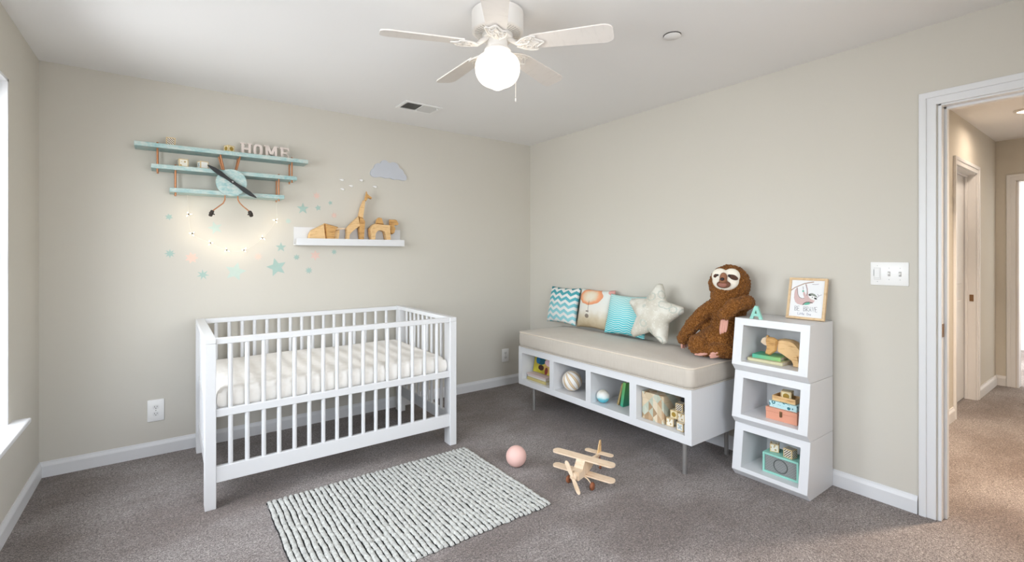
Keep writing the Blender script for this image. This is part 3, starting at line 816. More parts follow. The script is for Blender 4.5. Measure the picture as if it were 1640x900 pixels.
def facepiece(name, a, bb, r, tilt, mat, k=0., parent=sl):
    q = B(); R = RF @ Matrix.Rotation(tilt, 3, 'Y'); q.ell(fpt(a, bb, k), r, R, 20, 14); return obj(name, q, mat, parent, 180)
facepiece('eye_patch', .047, .014, (.034, .006, .0155), .42, M_BROWN, -.001)
facepiece('eye_patch', -.05, .02, (.017, .006, .012), -.5, M_BROWN, -.001)
M_EYE = plain('eye_glass', (30, 18, 18), .1, var=.1)
facepiece('eye', .028, .02, (.0075, .005, .0075), 0, M_EYE, .004); facepiece('eye', -.04, .023, (.0065, .005, .0065), 0, M_EYE, .004)
q = B(); q.ell(fpt(-.004, .006, .002), (.022, .024, .034), RF @ Matrix.Rotation(.1, 3, 'X')); q.ell(fpt(-.004, -.012, .006), (.024, .022, .018), RF); obj('snout', q, plain('snout_tan', (150, 104, 76), .9, var=.08, sc=50), sl, 180)
facepiece('nose', -.005, -.004, (.0125, .008, .0105), 0, M_EYE, .024)
q = B(); q.ell(fpt(-.002, -.034, .003), (.041, .012, .024), RF); obj('mouth', q, plain('mouth_brown', (110, 74, 56), .9, var=.08, sc=50), sl, 180)
q = B(); q.ell(fpt(-.006, -.037, .011), (.026, .008, .0155), RF); obj('tongue', q, plain('tongue_rose', (160, 108, 92), .8, var=.08, sc=50), sl, 180)
def claws(name, pts, r):
    q = B()
    for p0, p1 in pts:
        p0, p1 = Vector(p0), Vector(p1); m = (p0 + p1) / 2
        q.tube([p0, p0.lerp(p1, .3), p0.lerp(p1, .7), p0.lerp(p1, .93), p1], [r * .9, r, r * .95, r * .6, r * .2], 10)
    return obj(name, q, M_FELT, sl, 180)
claws('hand', [((-.088 - .013 * k, .156 - .006 * k, .075), (-.096 - .02 * k, .138 - .014 * k, .018 + .003 * abs(k))) for k in (-1, 0, 1)], .0095)
claws('hand', [((.03 + .011 * k, -.192 - .003 * k, .266), (.012 + .013 * k, -.206 - .003 * k, .172 + .012 * (k + 1) / 2)) for k in (-1, 0, 1)], .0105)
claws('foot', [((-.02, -.064 - .012 * k, .034), (-.098 + .012 * abs(k), -.05 - .014 * k, .018)) for k in (-1, 0, 1)], .0115)
claws('foot', [((.03, -.115 - .005 * k, .036 + .011 * k), (-.032 + .006 * abs(k), -.115 - .005 * k, .024 + .012 * k)) for k in (-1, 0, 1)], .0105)

# ------------------------------------------------------------------ pillows (local x to the right, y towards the wall, z up)
def pillow_mesh(w, h, th, n=44):
    b = B()
    def fn(sg):
        def g(u, v):
            u = u * 2 - 1; v = v * 2 - 1
            X = u * w / 2 * (1 - .075 * math.cos(v * PI / 2)); Z = h / 2 + v * h / 2 * (1 - .075 * math.cos(u * PI / 2))
            t = th * ((1 - u * u) * (1 - v * v)) ** .42
            t *= 1 + .05 * math.sin(u * 5 + 1) * math.sin(v * 4)
            return Vector((X, sg * t, Z))
        return g
    b.grid(n, n, fn(-1)); b.grid(n, n, fn(1))
    bmesh.ops.remove_doubles(b.bm, verts=b.bm.verts, dist=1e-5)
    return b
def chevron():
    m = Mat('teal_chevron_cotton', .9, 0, .1)
    tri = ((m.x * 10.5 + 5.25).frac() - .5).abs()
    s = ((m.z - tri * .055) * 17.5 + 10.05).frac()
    st = s.step(.46, .5) * (1. - 0. if False else 1.)
    col = m.ramp(m.z * 2.8, [(.12, (150, 206, 212)), (.42, (140, 198, 204)), (.62, (98, 176, 186)), (.82, (78, 158, 166)), (.95, (58, 132, 138))])
    m.base(m.mix(st, (226, 226, 222), col)); m.bump(m.noise(260, 2), .15, .001); return m.m
def waves():
    m = Mat('turquoise_wave_cotton', .9, 0, .1)
    wv = (m.x * 78.).sin() * .0036 + (m.noise(9, 2) - .5) * .02
    s = ((m.z + wv) * 62.).frac()
    col = m.ramp(m.z * 2.8, [(.02, (60, 188, 200)), (.3, (84, 198, 208)), (.6, (136, 212, 216)), (.9, (176, 216, 214))])
    ln = (s - .5).abs().step(.2, .36)
    m.base(m.mix(ln * .85, col, (206, 232, 228))); m.bump(m.noise(260, 2), .15, .001); return m.m
def balloon():
    m = Mat('watercolour_balloon_cotton', .9, 0, .1)
    z, x = m.z, m.x
    nz = m.noise(16, 4)
    base = m.ramp(z * 2.7 + (nz - .5) * .25, [(.05, (176, 158, 128)), (.22, (204, 190, 164)), (.42, (226, 222, 212)), (.8, (222, 224, 218)), (1., (208, 216, 210))])
    e = ((x + .035) * (1 / .135)).pow(2.) + ((z - .275) * (1 / .075)).pow(2.)
    e = e + (m.noise(20, 2) - .5) * .5
    bal = e.lt(1.)
    bc = m.ramp(e, [(.05, (232, 222, 202)), (.35, (228, 206, 178)), (.6, (236, 168, 126)), (.95, (224, 150, 112))])
    c = m.mix(bal, base, bc)
    rope = (x + .03 + (m.z - .2) * .05).abs().lt(.0028) * z.lt(.235) * z.gt(.135)
    bas = (((x + .038) * (1 / .022)).pow(2.) + ((z - .105) * (1 / .018)).pow(2.)).lt(1.)
    br2 = (((x + .036) * (1 / .016)).abs().max(((z - .145) * (1 / .006)).abs())).lt(1.)
    c = m.mix((rope.max(bas)).max(br2) * .8, c, (104, 90, 80))
    blot = (((x - .17) * (1 / .03)).pow(2.) + ((z - .33) * (1 / .028)).pow(2.)).lt(1.)
    c = m.mix(blot * .8, c, (214, 140, 130)); m.base(c); m.bump(m.noise(260, 2), .15, .001); return m.m
def put_pillow(name, label, y, x, w, h, th, mat, lean, rz=0., z=.669):
    o = obj(name, pillow_mesh(w, h, th), mat, None, 180); o.location = (x, y, z); o.rotation_euler = (-lean, 0, -PI / 2 + rz)
    return tag(o, label, 'pillow', 'throw pillows along the bench')
put_pillow('throw_pillow', 'square pillow with teal and white chevron zigzags at the corner end of the bench', -.615, -.125, .39, .34, .06, chevron(), .20, .0)
put_pillow('throw_pillow', 'square cream pillow painted with an orange hot air balloon', -1.025, -.13, .39, .345, .065, balloon(), .20, 0)
put_pillow('throw_pillow', 'square turquoise pillow with fine white wavy lines', -1.40, -.18, .40, .325, .065, waves(), .26, 0)
def starmat():
    m = Mat('floral_star_cotton', .9, 0, .1)
    a = m.voro(11, None, 'F1'); rg = (a - .32).abs().step(.035, .012 if False else .06)
    sp = m.voro(60, None, 'F1').step(.18, .3)
    c = m.mix(m.noise(9, 3).step(.4, .62), (204, 198, 184), (222, 219, 208))
    c = m.mix((1. - 0.) * .45 if False else .0, c, (190, 190, 180))
    c = m.mix((rg * -1. + 1.) * .55, c, (172, 182, 172)); c = m.mix((sp * -1. + 1.) * .45, c, (238, 236, 228))
    m.base(c); m.bump(m.noise(200, 2), .2, .001); return m.m
b = B(); NT, NR = 160, 16
def rad(th):
    k = ((th - PI / 2) / (2 * PI / 5)) % 1.; k = min(k, 1 - k) * 2          # 0 at a tip, 1 at an inner corner
    tri = .13 * math.sin(math.radians(36)) ; 
    # straight star edge between tip (r=.255) and inner corner (r=.12), rounded at the tip
    a = k * math.radians(36); ro, ri = .265, .132
    e = ro * ri * math.sin(math.radians(36)) / (ri * math.sin(math.radians(36) - a) + ro * math.sin(a))
    return min(e, .228 + .0 * k) if k < .2 else e
for sg in (-1, 1):
    ringp = None; c0 = b.bm.verts.new((0, sg * .085, 0))
    for i in range(1, NR + 1):
        t = i / NR; cur = []
        for k in range(NT):
            th = 2 * PI * k / NT; R_ = rad(th); r = R_ * t
            hgt = .085 * math.sqrt(max(0, 1 - t * t)) * (1 - .25 * r / .25)
            cur.append(b.bm.verts.new((r * math.cos(th), sg * hgt, r * math.sin(th))))
        for k in range(NT):
            k2 = (k + 1) % NT
            if ringp is None: b.bm.faces.new((c0, cur[k], cur[k2]))
            else: b.bm.faces.new((ringp[k], cur[k], cur[k2], ringp[k2]))
        ringp = cur
bmesh.ops.remove_doubles(b.bm, verts=b.bm.verts, dist=1e-5)
for v in b.bm.verts: v.co.z += .215
st = obj('star_pillow', b, starmat(), None, 180); st.location = (-.275, -1.70, .667); st.rotation_euler = (-.28, .08, -PI / 2 + .1)
tag(st, 'pale grey floral pillow shaped like a five-pointed star', 'pillow', 'throw pillows along the bench')

# ------------------------------------------------------------------ things in the bench cubbies
FZ = oz0 + .0005
M_PAGE = plain('book_pages', (232, 224, 206), .8, var=.08, sc=120)
def book(label, loc, L, D, T, cover, rz=0., rx=0., ry=0., group=None, name='book'):
    """lying book: spine along x at y=0, pages towards +y, thickness z"""
    t = thing(name, label, 'book', loc, rz, group, rx, ry)
    c = .0022
    b = B(); b.box(0, L, 0, D, 0, c); b.box(0, L, 0, D, T - c, T); b.box(0, L, 0, c, c * .5, T - c * .5); obj('cover', b, cover, t)
    b = B(); b.box(.003, L - .003, c, D - .004, c, T - c); obj('pages', b, M_PAGE, t)
    return t
# lying books: local x runs along world -Y, pages towards +X
RB = -PI / 2
book('yellow-edged book at the bottom of the small pile in the far bench cubby', (-.555, -.66, FZ), .25, .17, .024, plain('cover_straw', (212, 196, 132), .6, var=.08, sc=40), RB, group='books in the far cubby')
book('white book in the middle of the pile in the far bench cubby', (-.55, -.665, FZ + .0245), .235, .165, .017, plain('cover_white', (232, 226, 220), .6, var=.05), RB, group='books in the far cubby')
book('pinkish thin book on top of the pile in the far bench cubby', (-.555, -.66, FZ + .042), .25, .16, .013, plain('cover_blush', (226, 206, 204), .6, var=.05), RB, group='books in the far cubby')
def picture_cover():
    m = Mat('picture_book_cover', .45, 0, .3)
    x, z = m.x, m.y
    def disc(cx, cz, rx, rz): return ((((x - cx) * (1 / rx)).pow(2.) + ((z - cz) * (1 / rz)).pow(2.)) + (m.noise(40, 2) - .5) * .7).lt(1.)
    c = m.ramp(m.noise(12, 2) + z * .5, [(.3, (206, 200, 66)), (.55, (190, 176, 60)), (.75, (160, 140, 50))])
    c = m.mix(disc(.2, .06, .07, .05), c, (206, 170, 96)); c = m.mix(disc(.085, .105, .06, .035), c, (30, 84, 100)); c = m.mix(disc(.05, .1, .025, .03), c, (26, 104, 150))
    c = m.mix(disc(.19, .1, .05, .03), c, (226, 192, 200)); c = m.mix(disc(.1, .045, .035, .022), c, (66, 34, 30)); c = m.mix(disc(.17, .03, .02, .03), c, (128, 56, 50))
    m.base(c); return m.m
book('yellow picture book with a colourful cover propped on the pile in the far bench cubby', (-.475, -.655, FZ + .0565), .30, .15, .012, picture_cover(), RB, rx=math.radians(78), group='books in the far cubby')
def stripes():
    m = Mat('gold_striped_ball', .5, 0, .3)
    a = m.y._op('ARCTAN2', m.x) * (5 / PI) + 20.
    s = a.frac()
    c = m.ramp(s, [(0., (240, 236, 230)), (.5, (240, 236, 230)), (.54, (178, 140, 92)), (.62, (222, 200, 166)), (.82, (222, 200, 166)), (.9, (196, 160, 112)), (.97, (240, 236, 230))])
    m.base(c); m.bump(m.noise(60, 2), .1, .001); return m.m
b = B(); b.ell((0, 0, 0), (.078, .078, .078), u=40, v=28)
o = obj('striped_ball', b, stripes(), None, 180, loc=(-.49, -1.15, FZ + .080)); o.rotation_euler = (-.5, -.35, .3); tag(o, 'white ball with gold and beige curved stripes in the second bench cubby', 'ball')
def ombre():
    m = Mat('blue_dipped_ball', .5, 0, .3)
    c = m.ramp(m.z * 10. + .5 + (m.noise(20, 3) - .5) * .35, [(.12, (72, 176, 196)), (.36, (112, 196, 208)), (.5, (216, 228, 226)), (.72, (230, 228, 222)), (.9, (206, 200, 184))])
    m.base(c); return m.m
b = B(); b.ell((0, 0, 0), (.046, .046, .046), u=32, v=24)
o = obj('small_ball', b, ombre(), None, 180, loc=(-.52, -1.503, FZ + .0485)); tag(o, 'small white ball dipped in turquoise in the third bench cubby', 'ball')
def gradcover(name, a, c):
    m = Mat(name, .5, 0, .3); m.base(m.mix((m.x * 6.2) .min(1.) if True else 0, a, c)); return m.m
# upright books: lying book stood on end (x axis up), spine towards the room
def upright(label, x, y, L, D, T, mat, tilt, group):
    t = book(label, (x, y, FZ), L, D, T, mat, group=group)
    # x->up, y->+X (into the cubby), z->-Y ; then lean towards -Y
    R = Matrix(((0, 1, 0), (0, 0, -1), (1, 0, 0)))
    R = Matrix.Rotation(tilt, 3, 'X') @ R
    # object axes: local x=(0,0,1), y=(1,0,0), z=(0,-1,0)
    R = Matrix.Rotation(tilt, 3, 'X') @ Matrix(((0, 1, 0), (0, 0, -1), (1, 0, 0)))
    q = Matrix(((0., 1., 0.), (0., 0., 1.), (1., 0., 0.)))
    t.rotation_euler = (Matrix.Rotation(tilt, 3, 'X') @ q).to_euler()
    return t
upright('thin brown and straw book leaning beside the green book in the third cubby', -.47, -1.604, .165, .13, .016, plain('cover_tan', (186, 162, 110), .6, var=.25, sc=60), .27, 'books in the third cubby')
upright('green book with teal lower spine leaning on the third cubby wall', -.48, -1.652, .175, .14, .026, gradcover('cover_green', (64, 160, 130), (112, 176, 96)), .16, 'books in the third cubby')

def quilt():
    m = Mat('patchwork_diamond_print', .6, 0, .2)
    u, v = m.y * 15. + .03, m.z * 15. + m.x * 15.
    p, q = u + v, u - v
    cell = m.comb(p.floor(), q.floor(), (u * 2.).floor() * .37)
    w = m.white(cell)
    c = m.ramp(w, [(0., (206, 188, 158)), (.2, (178, 190, 176)), (.38, (222, 208, 184)), (.54, (158, 130, 100)), (.62, (192, 200, 186)), (.78, (184, 152, 120)), (.9, (214, 196, 168))], True)
    m.base(m.mix(m.noise(40, 3) * .35, c, (200, 176, 140))); return m.m
pc = thing('keepsake_box', 'cube box with a beige and sage diamond patchwork print in the near bench cubby', 'box', (-.45, -1.948, FZ))
b = B(); b.box(-.09, .09, -.0835, .0835, 0, .135, bev=.002); obj('box_base', b, quilt(), pc)
b = B(); b.box(-.0915, .0915, -.085, .085, .1355, .176, bev=.002); obj('lid', b, bpy.data.materials['patchwork_diamond_print'], pc)

def blockmat(name, a, motif, kind):
    m = Mat(name, .6, 0, .2)
    S = 1 / .025
    x, y, z = m.x * S, m.y * S, m.z * S
    big = (x.abs().max(y.abs())).max(z.abs())
    # rim of each face stays plain wood
    e1 = x.abs().gt(.97); e2 = y.abs().gt(.97); 
    inx = y.abs().lt(.78) * z.abs().lt(.78); iny = x.abs().lt(.78) * z.abs().lt(.78); inz = x.abs().lt(.78) * y.abs().lt(.78)
    ins = (e1 * inx).max(e2 * iny).max(z.abs().gt(.97) * inz)
    if kind == 0: pat = ((y + z + x) * 1.9).frac().lt(.5)
    elif kind == 1: pat = m.voro(55).lt(.35)
    elif kind == 2: pat = (((y * y + z * z) .lt(.36))).max((x * x + z * z).lt(.36) * e2)
    else: pat = (((y - z).abs().min((y + z).abs())).lt(.3)) * y.abs().lt(.6) * z.abs().lt(.6)
    wd = m.mix(m.noise(30, 3, m.scale((1, 1, 5))), (222, 200, 158), (196, 168, 122))
    m.base(m.mix(ins, wd, m.mix(pat, a, motif))); return m.m
BM = [blockmat('block_hatched', (226, 220, 206), (96, 80, 64), 0), blockmat('block_speckled', (228, 222, 208), (186, 160, 110), 1), blockmat('block_gold_dot', (226, 214, 176), (164, 132, 58), 2), blockmat('block_cross', (232, 230, 224), (180, 192, 194), 3)]
BLK = {}
def block(label, loc, rz, kind, s=.05, group=None):
    k = (kind,)
    if k not in BLK:
        b = B(); b.box(-.025, .025, -.025, .025, -.025, .025, bev=.002); BLK[k] = o = obj('toy_block', b, BM[kind])
    else: o = dup(BLK[k])
    o.scale = (s / .05,) * 3; o.location = (loc[0], loc[1], loc[2] + s / 2); o.rotation_euler = (0, 0, rz)
    return tag(o, label, 'toy block', group)
g = 'toy blocks in the near cubby'
block('speckled block at the bottom left of the block pyramid beside the patchwork box', (-.505, -2.065, FZ), .12, 1, group=g)
block('cross-patterned block at the bottom right of the block pyramid in the near cubby', (-.525, -2.155, FZ), -.1, 3, group=g)
block('block with a gold motif in the middle layer of the pyramid in the near cubby', (-.49, -2.085, FZ + .0502), .05, 2, group=g)
block('pale speckled block in the middle layer of the pyramid against the right cubby wall', (-.505, -2.148, FZ + .0502), .0, 1, group=g)
block('hatched block on the very top of the pyramid in the near cubby', (-.485, -2.118, FZ + .1004), .08, 0, group=g)
# ------------------------------------------------------------------ things in and on the stacked bins
z2, z1, z0 = BZ[2] + .0005, BZ[1] + .0005, BZ[0] + .0005
book('pale yellow book lying under the green book in the topmost bin', (-.288, -2.43, z2), .196, .14, .019, plain('cover_cream', (216, 208, 170), .6, var=.08, sc=60), RB, group='books in the topmost bin')
book('green book lying on the pale yellow book under the bear paw', (-.272, -2.45, z2 + .0193), .155, .12, .021, gradcover('cover_mint_green', (80, 176, 150), (150, 194, 116)), RB + .06, group='books in the topmost bin')
def animal(name, label, cat, base, pieces, axis, group=None):
    """faceted wooden animal: pieces = (part, outline, half thickness, offset, material, inset); outline runs to the viewer's right"""
    t = thing(name, label, cat, base, 0, group)
    for part, poly, th, off, mat, ins in pieces:
        b = B()
        if axis == 'y': b.prism(poly, off - th, off + th, 'y', ins)
        else: b.prism([(-a, c) for a, c in poly], off - th, off + th, 'x', ins)
        obj(part, b, mat, t)
    return t
animal('wooden_bear', 'carved light wooden bear stepping over the books in the topmost bin', 'wooden animal', (-.20, -2.585, z2), [
    ('body', [(-.016, .135), (.008, .141), (.055, .141), (.078, .132), (.097, .112), (.118, .085), (.118, 0), (.078, 0), (.066, .024), (.039, .04), (.013, .055), (-.016, .069)], .034, 0, M_WOOD, .10),
    ('foreleg', [(-.068, .131), (-.062, .145), (-.028, .147), (-.005, .136), (-.013, .072), (-.046, .0425), (-.071, .048), (-.062, .085)], .014, -.042, M_WOODD, .14),
    ('head', [(-.111, .108), (-.103, .131), (-.084, .142), (-.058, .142), (-.058, .082), (-.084, .09), (-.101, .099)], .024, -.004, M_BALSA, .16),
    ('ear', [(-.082, .14), (-.076, .152), (-.068, .15), (-.066, .14)], .006, -.016, M_WOODD, .1),
    ('hind_leg', [(.075, .05), (.1, .06), (.112, 0), (.078, 0)], .012, -.036, M_WOOD, .1)], 'x')
M_CORAL = plain('coral_card', (226, 158, 130), .55, var=.05)
cb = thing('coral_box', 'coral pink keepsake box with brown clasp in the middle bin', 'box', (-.285, -2.617, z1))
b = B(); b.box(0, .125, -.083, .083, 0, .043, bev=.0015); obj('box_base', b, M_CORAL, cb)
b = B(); b.box(-.001, .126, -.084, .084, .0435, .066, bev=.0015); obj('lid', b, M_CORAL, cb)
b = B(); b.box(-.0045, .0, -.007, .007, .03, .056, bev=.001); b.cyl((-.006, 0, .03), (0, 0, .03), .006, n=14); obj('clasp', b, M_BRASS, cb)
def floral():
    m = Mat('blue_floral_paper', .6, 0, .2)
    d = m.voro(30); rg = (d - .28).abs().lt(.07); dot = d.lt(.1)
    c = m.mix(m.noise(14, 2), (170, 216, 222), (206, 230, 230)); c = m.mix(rg.max(dot), c, (52, 116, 128)); m.base(m.mix(m.voro(75).lt(.22) * .6, c, (70, 140, 150))); return m.m
fb = thing('floral_box', 'shallow blue floral paper box lying on the coral box', 'box', (-.268, -2.618, z1 + .0665)); M_FLORAL = floral()
b = B(); b.box(.001, .104, -.072, .072, 0, .017); obj('box_base', b, M_FLORAL, fb)
b = B(); b.box(0, .105, -.074, .074, .0173, .034, bev=.0015); obj('lid', b, M_FLORAL, fb)
wt = thing('wooden_tray', 'small open wooden tray on the blue floral box', 'tray', (-.25, -2.615, z1 + .101))
b = B()
for q in ((0, .09, -.062, .062, 0, .005), (0, .005, -.062, .062, .005, .028), (.085, .09, -.062, .062, .005, .028), (.005, .085, -.062, -.057, .005, .028), (.005, .085, .057, .062, .005, .028)): b.box(*q)
obj('tray_body', b, M_WOOD, wt)
b = B(); b.box(-.001, .0005, -.05, .05, .0125, .0138); obj('front_groove', b, M_WOODD, wt)
block('gold-dotted block standing in the small wooden tray', (-.206, -2.616, z1 + .1065), .18, 2, .054, 'toy blocks in the bins')
ra = thing('toy_radio', 'mint toy radio with grey front and ring in the lowest bin', 'toy radio', (-.286, -2.612, z0))
b = B(); t_ = .011; w_, h_, d_ = .096, .112, .12
for q in ((0, d_, -w_, w_, 0, t_), (0, d_, -w_, w_, h_ - t_, h_), (0, d_, -w_, -w_ + t_, t_, h_ - t_), (0, d_, w_ - t_, w_, t_, h_ - t_), (d_ - t_, d_, -w_ + t_, w_ - t_, t_, h_ - t_)): b.box(*q, bev=.0012)
obj('case', b, M_MINT, ra)
def grille():
    m = Mat('grey_speaker_cloth', .8, 0, .1); g_ = ((m.y * 420.).sin() * (m.z * 420.).sin()); m.base(m.mix(g_ * .5 + .5, (128, 130, 128), (148, 150, 148))); return m.m
b = B(); b.box(.007, .012, -w_ + t_, w_ - t_, t_, h_ - t_); obj('speaker_front', b, grille(), ra)
b = B(); b.tube([(.0055, .0 + .036 * math.cos(a), h_ / 2 + .036 * math.sin(a)) for a in [2 * PI * k / 40 for k in range(40)]], .0024, 8, closed=True); obj('ring', b, plain('ring_grey', (92, 96, 94), .5), ra, 180)
block('speckled block on the left of the mint radio top', (-.225, -2.556, z0 + .1125), .35, 1, .046, 'toy blocks in the bins')
block('hatched block on the right of the mint radio top', (-.245, -2.648, z0 + .1125), -.15, 0, .05, 'toy blocks in the bins')

# letter A
b = B(); s = .075
for sg in (1, -1): b.prism([(sg * .008, s), (sg * .0345, 0), (sg * .0175, 0), (sg * -.0005, s * .72), (0, s)], -.009, .009, 'x')
b.prism([(-.02, s * .22), (.02, s * .22), (.0145, s * .42), (-.0145, s * .42)], -.0088, .0088, 'x')
b.prism([(-.0045, s * .74), (.0045, s * .74), (.008, s - .0003), (-.008, s - .0003)], -.0087, .0087, 'x')
o = obj('letter_a', b, M_MINT, None, 0, loc=(-.288, -2.482, BTOP + .0008)); o.rotation_euler = (0, 0, .12); tag(o, 'mint green letter A standing on the topmost bin by the sloth arm', 'letter')

# framed print (local x right, y back, z up)
pf = thing('framed_print', 'sloth print in a light oak frame leaning on the wall above the bins', 'framed picture', (-.098, -2.663, BTOP + .002), -PI / 2 + .02, None, -.235)
FW, FH, fb_ = .2, .242, .0135
b = B()
for q in ((-FW / 2, FW / 2, 0, fb_), (-FW / 2, FW / 2, FH - fb_, FH), (-FW / 2, -FW / 2 + fb_, fb_, FH - fb_), (FW / 2 - fb_, FW / 2, fb_, FH - fb_)): b.box(q[0], q[1], -.008, .01, q[2], q[3], bev=.0012)
obj('frame', b, M_FRAMEW, pf)
b = B(); b.box(-FW / 2 + fb_ - .002, FW / 2 - fb_ + .002, -.001, .004, fb_ - .002, FH - fb_ + .002); pp = obj('print', b, plain('print_paper', (236, 236, 236), .6, var=.02), pf)
IW, IH = FW - 2 * fb_, FH - 2 * fb_
def A(x, y):
    t = (y - 130 - (x - 130) / 553 * 30) / 615.
    return ((x - 130 + 45 * (y - 130) / 615) / 553 * IW - IW / 2, fb_ + IH * (1 - t))
def ink(name, polys, col, lay, strokes=(), r=.001, v=.04):
    b = B(); y = -.0012 - .00025 * lay
    for p in polys: b.prism([A(*q) for q in p], y - .0002, y, 'y')
    for s_ in strokes:
        P = [A(*q) for q in s_]; n_ = []
        for i, p in enumerate(P):
            a_ = P[max(i - 1, 0)]; c_ = P[min(i + 1, len(P) - 1)]; dx, dz = c_[0] - a_[0], c_[1] - a_[1]; l = math.hypot(dx, dz) or 1
            n_.append((-dz / l * r, dx / l * r))
        va = [b.bm.verts.new((p[0] + n[0], y, p[1] + n[1])) for p, n in zip(P, n_)]; vb = [b.bm.verts.new((p[0] - n[0], y, p[1] - n[1])) for p, n in zip(P, n_)]
        for i in range(len(P) - 1): b.bm.faces.new((va[i], va[i + 1], vb[i + 1], vb[i]))
    return obj(name, b, plain('ink_' + name, col, .7, var=v, sc=60), pp)
ink('branch', [], (176, 148, 128), 0, [[(112, 312), (180, 262), (260, 228), (340, 196), (420, 182), (498, 172)]], .0026)
ink('sloth_figure', [[(182, 300), (215, 268), (228, 262), (232, 330), (238, 390), (262, 430), (310, 448), (345, 440), (322, 380), (318, 330), (330, 320), (352, 350), (372, 392), (385, 330), (372, 240), (362, 205), (378, 205), (398, 280), (404, 350), (404, 400), (440, 450), (500, 478), (520, 470), (500, 510), (440, 540), (380, 552), (300, 556), (230, 540), (190, 505), (168, 440), (172, 370)]], (214, 184, 180), 1)
ink('arm_outline', [], (120, 112, 108), 2, [[(214, 262), (226, 320), (236, 385), (262, 428), (310, 448), (345, 440)], [(362, 205), (384, 290), (390, 360), (388, 400)], [(318, 245), (322, 300)]], .0012)
ink('sloth_cap', [[(408, 385), (430, 364), (470, 358), (515, 374), (545, 404), (556, 432), (500, 408), (450, 392)]], (140, 146, 136), 2)
ink('sloth_face', [[(406, 392), (450, 390), (505, 408), (556, 436), (545, 458), (510, 478), (460, 462), (420, 430)]], (240, 238, 234), 3)
ink('eye_mask', [[(412, 384), (430, 376), (464, 392), (462, 400), (436, 404), (416, 398)], [(506, 436), (520, 430), (552, 446), (550, 462), (526, 462), (510, 452)], [(468, 424), (478, 416), (488, 426), (478, 436)]], (50, 48, 48), 4)
ink('leaf_spot', [[(306, 318), (322, 306), (340, 318), (338, 334), (322, 342), (308, 334)], [(330, 552), (370, 520), (420, 512), (450, 530), (420, 548), (370, 556)]], (108, 186, 160), 4)
ink('collar_line', [], (58, 66, 60), 5, [[(318, 556), (345, 526), (375, 510), (430, 508), (485, 522)]], .0018)
ink('sprig', [], (170, 160, 170), 2, [[(552, 430), (590, 402), (628, 384)], [(560, 372), (570, 395), (585, 402)], [(470, 210), (520, 216), (578, 208)]], .0013)
GL = {'B': [[(0, 0), (0, 1), (.5, .95), (.55, .7), (.1, .52), (.6, .42), (.62, .12), (0, 0)]], 'E': [[(.6, 1), (0, 1), (0, 0), (.62, 0)], [(0, .5), (.5, .5)]], 'R': [[(0, 0), (0, 1), (.55, .95), (.58, .62), (.05, .5), (.62, 0)]], 'A': [[(0, 0), (.35, 1), (.7, 0)], [(.12, .35), (.58, .35)]], 'V': [[(0, 1), (.35, 0), (.7, 1)]],
      'L': [[(0, 1), (0, 0), (.55, 0)]], 'i': [[(0, .55), (0, 0)], [(0, .8), (0, .86)]], 't': [[(.15, .9), (.15, 0)], [(-.05, .6), (.4, .6)]], 'l': [[(0, 1), (0, 0)]], 'e': [[(0, .3), (.42, .3), (.35, .55), (.1, .5), (0, .25), (.12, 0), (.42, .06)]], 'O': [[(.35, 1), (.05, .75), (.0, .3), (.3, 0), (.65, .25), (.62, .75), (.35, 1)]], 'n': [[(0, 0), (0, .55)], [(0, .4), (.2, .55), (.38, .45), (.4, 0)]]}
def lettering(name, text, x, y, h, w, gap, col, r):
    S = []
    for ch, adv in text:
        if ch != ' ':
            for st_ in GL[ch]: S.append([(x + px * w, y - pz * h + (x - 200) * .05) for px, pz in st_])
        x += adv * w + gap
    ink(name, [], col, 2, S, r)
lettering('lettering_be_brave', [('B', .62), ('E', .62), (' ', .85), ('B', .62), ('R', .62), ('A', .7), ('V', .7), ('E', .6)], 188, 652, 78, 52, 13, (86, 84, 92), .00095)
lettering('lettering_little_one', [('L', .55), ('i', .05), ('t', .35), ('t', .35), ('l', .05), ('e', .42), (' ', .6), ('O', .65), ('n', .4), ('e', .42)], 240, 716, 40, 36, 9, (120, 120, 146), .0007)
# ------------------------------------------------------------------ biplane wall shelf
ws = thing('airplane_shelf', 'turquoise biplane-shaped wooden shelf with copper struts and black propeller on the wall', 'wall shelf', (-2.7, 0, 1.705))
wx, wz = -2.7, 1.705
def at(x, y, z): return (x - wx, y, z - wz)
for X0, X1, Z in ((-3.218, -2.211, 1.979), (-3.135, -2.288, 1.848), (-3.041, -2.372, 1.705)):
    b = B(); p = at(X0, 0, Z); q = at(X1, 0, Z); b.box(p[0], q[0], -.15, -.001, p[2], p[2] + .027, bev=.0015); obj('shelf_board', b, M_TEAL, ws)
for X, Z0, Z1 in ((-3.103, 1.83, 2.016), (-2.318, 1.83, 2.016), (-3.01, 1.69, 1.884), (-2.405, 1.69, 1.884)):
    for Y in (-.125, -.035):
        b = B(); b.cyl(at(X, Y, Z0), at(X, Y, Z1), .0055, n=12); obj('strut', b, M_COPPER, ws, 60)
for X0, X1 in ((-2.764, -2.742), (-2.648, -2.672)):
    for Y, e in ((-.125, 0), (-.05, -.004)):
        b = B(); b.cyl(at(X0 + e, Y, 1.978), at(X1, Y, 1.875), .0058, n=12); obj('cabane_strut', b, M_COPPER, ws, 60)
b = B(); b.lathe([(0, -.151), (.09, -.151), (.091, -.154), (.091, -.170), (.089, -.172), (0, -.172)], at(-2.702, 0, 1.791), 56, 'y'); obj('nose_disc', b, M_TEAL, ws, 40)
P = [(0, -.011), (.02, -.009), (.05, -.011), (.09, -.0165), (.13, -.0135), (.165, -.005), (.174, .001), (.165, .005), (.12, .0125), (.08, .0145), (.045, .010), (.02, .009), (0, .011)]
b = B(); ca, sa = math.cos(math.radians(-34.6)), math.sin(math.radians(-34.6)); c = at(-2.698, 0, 1.7945)
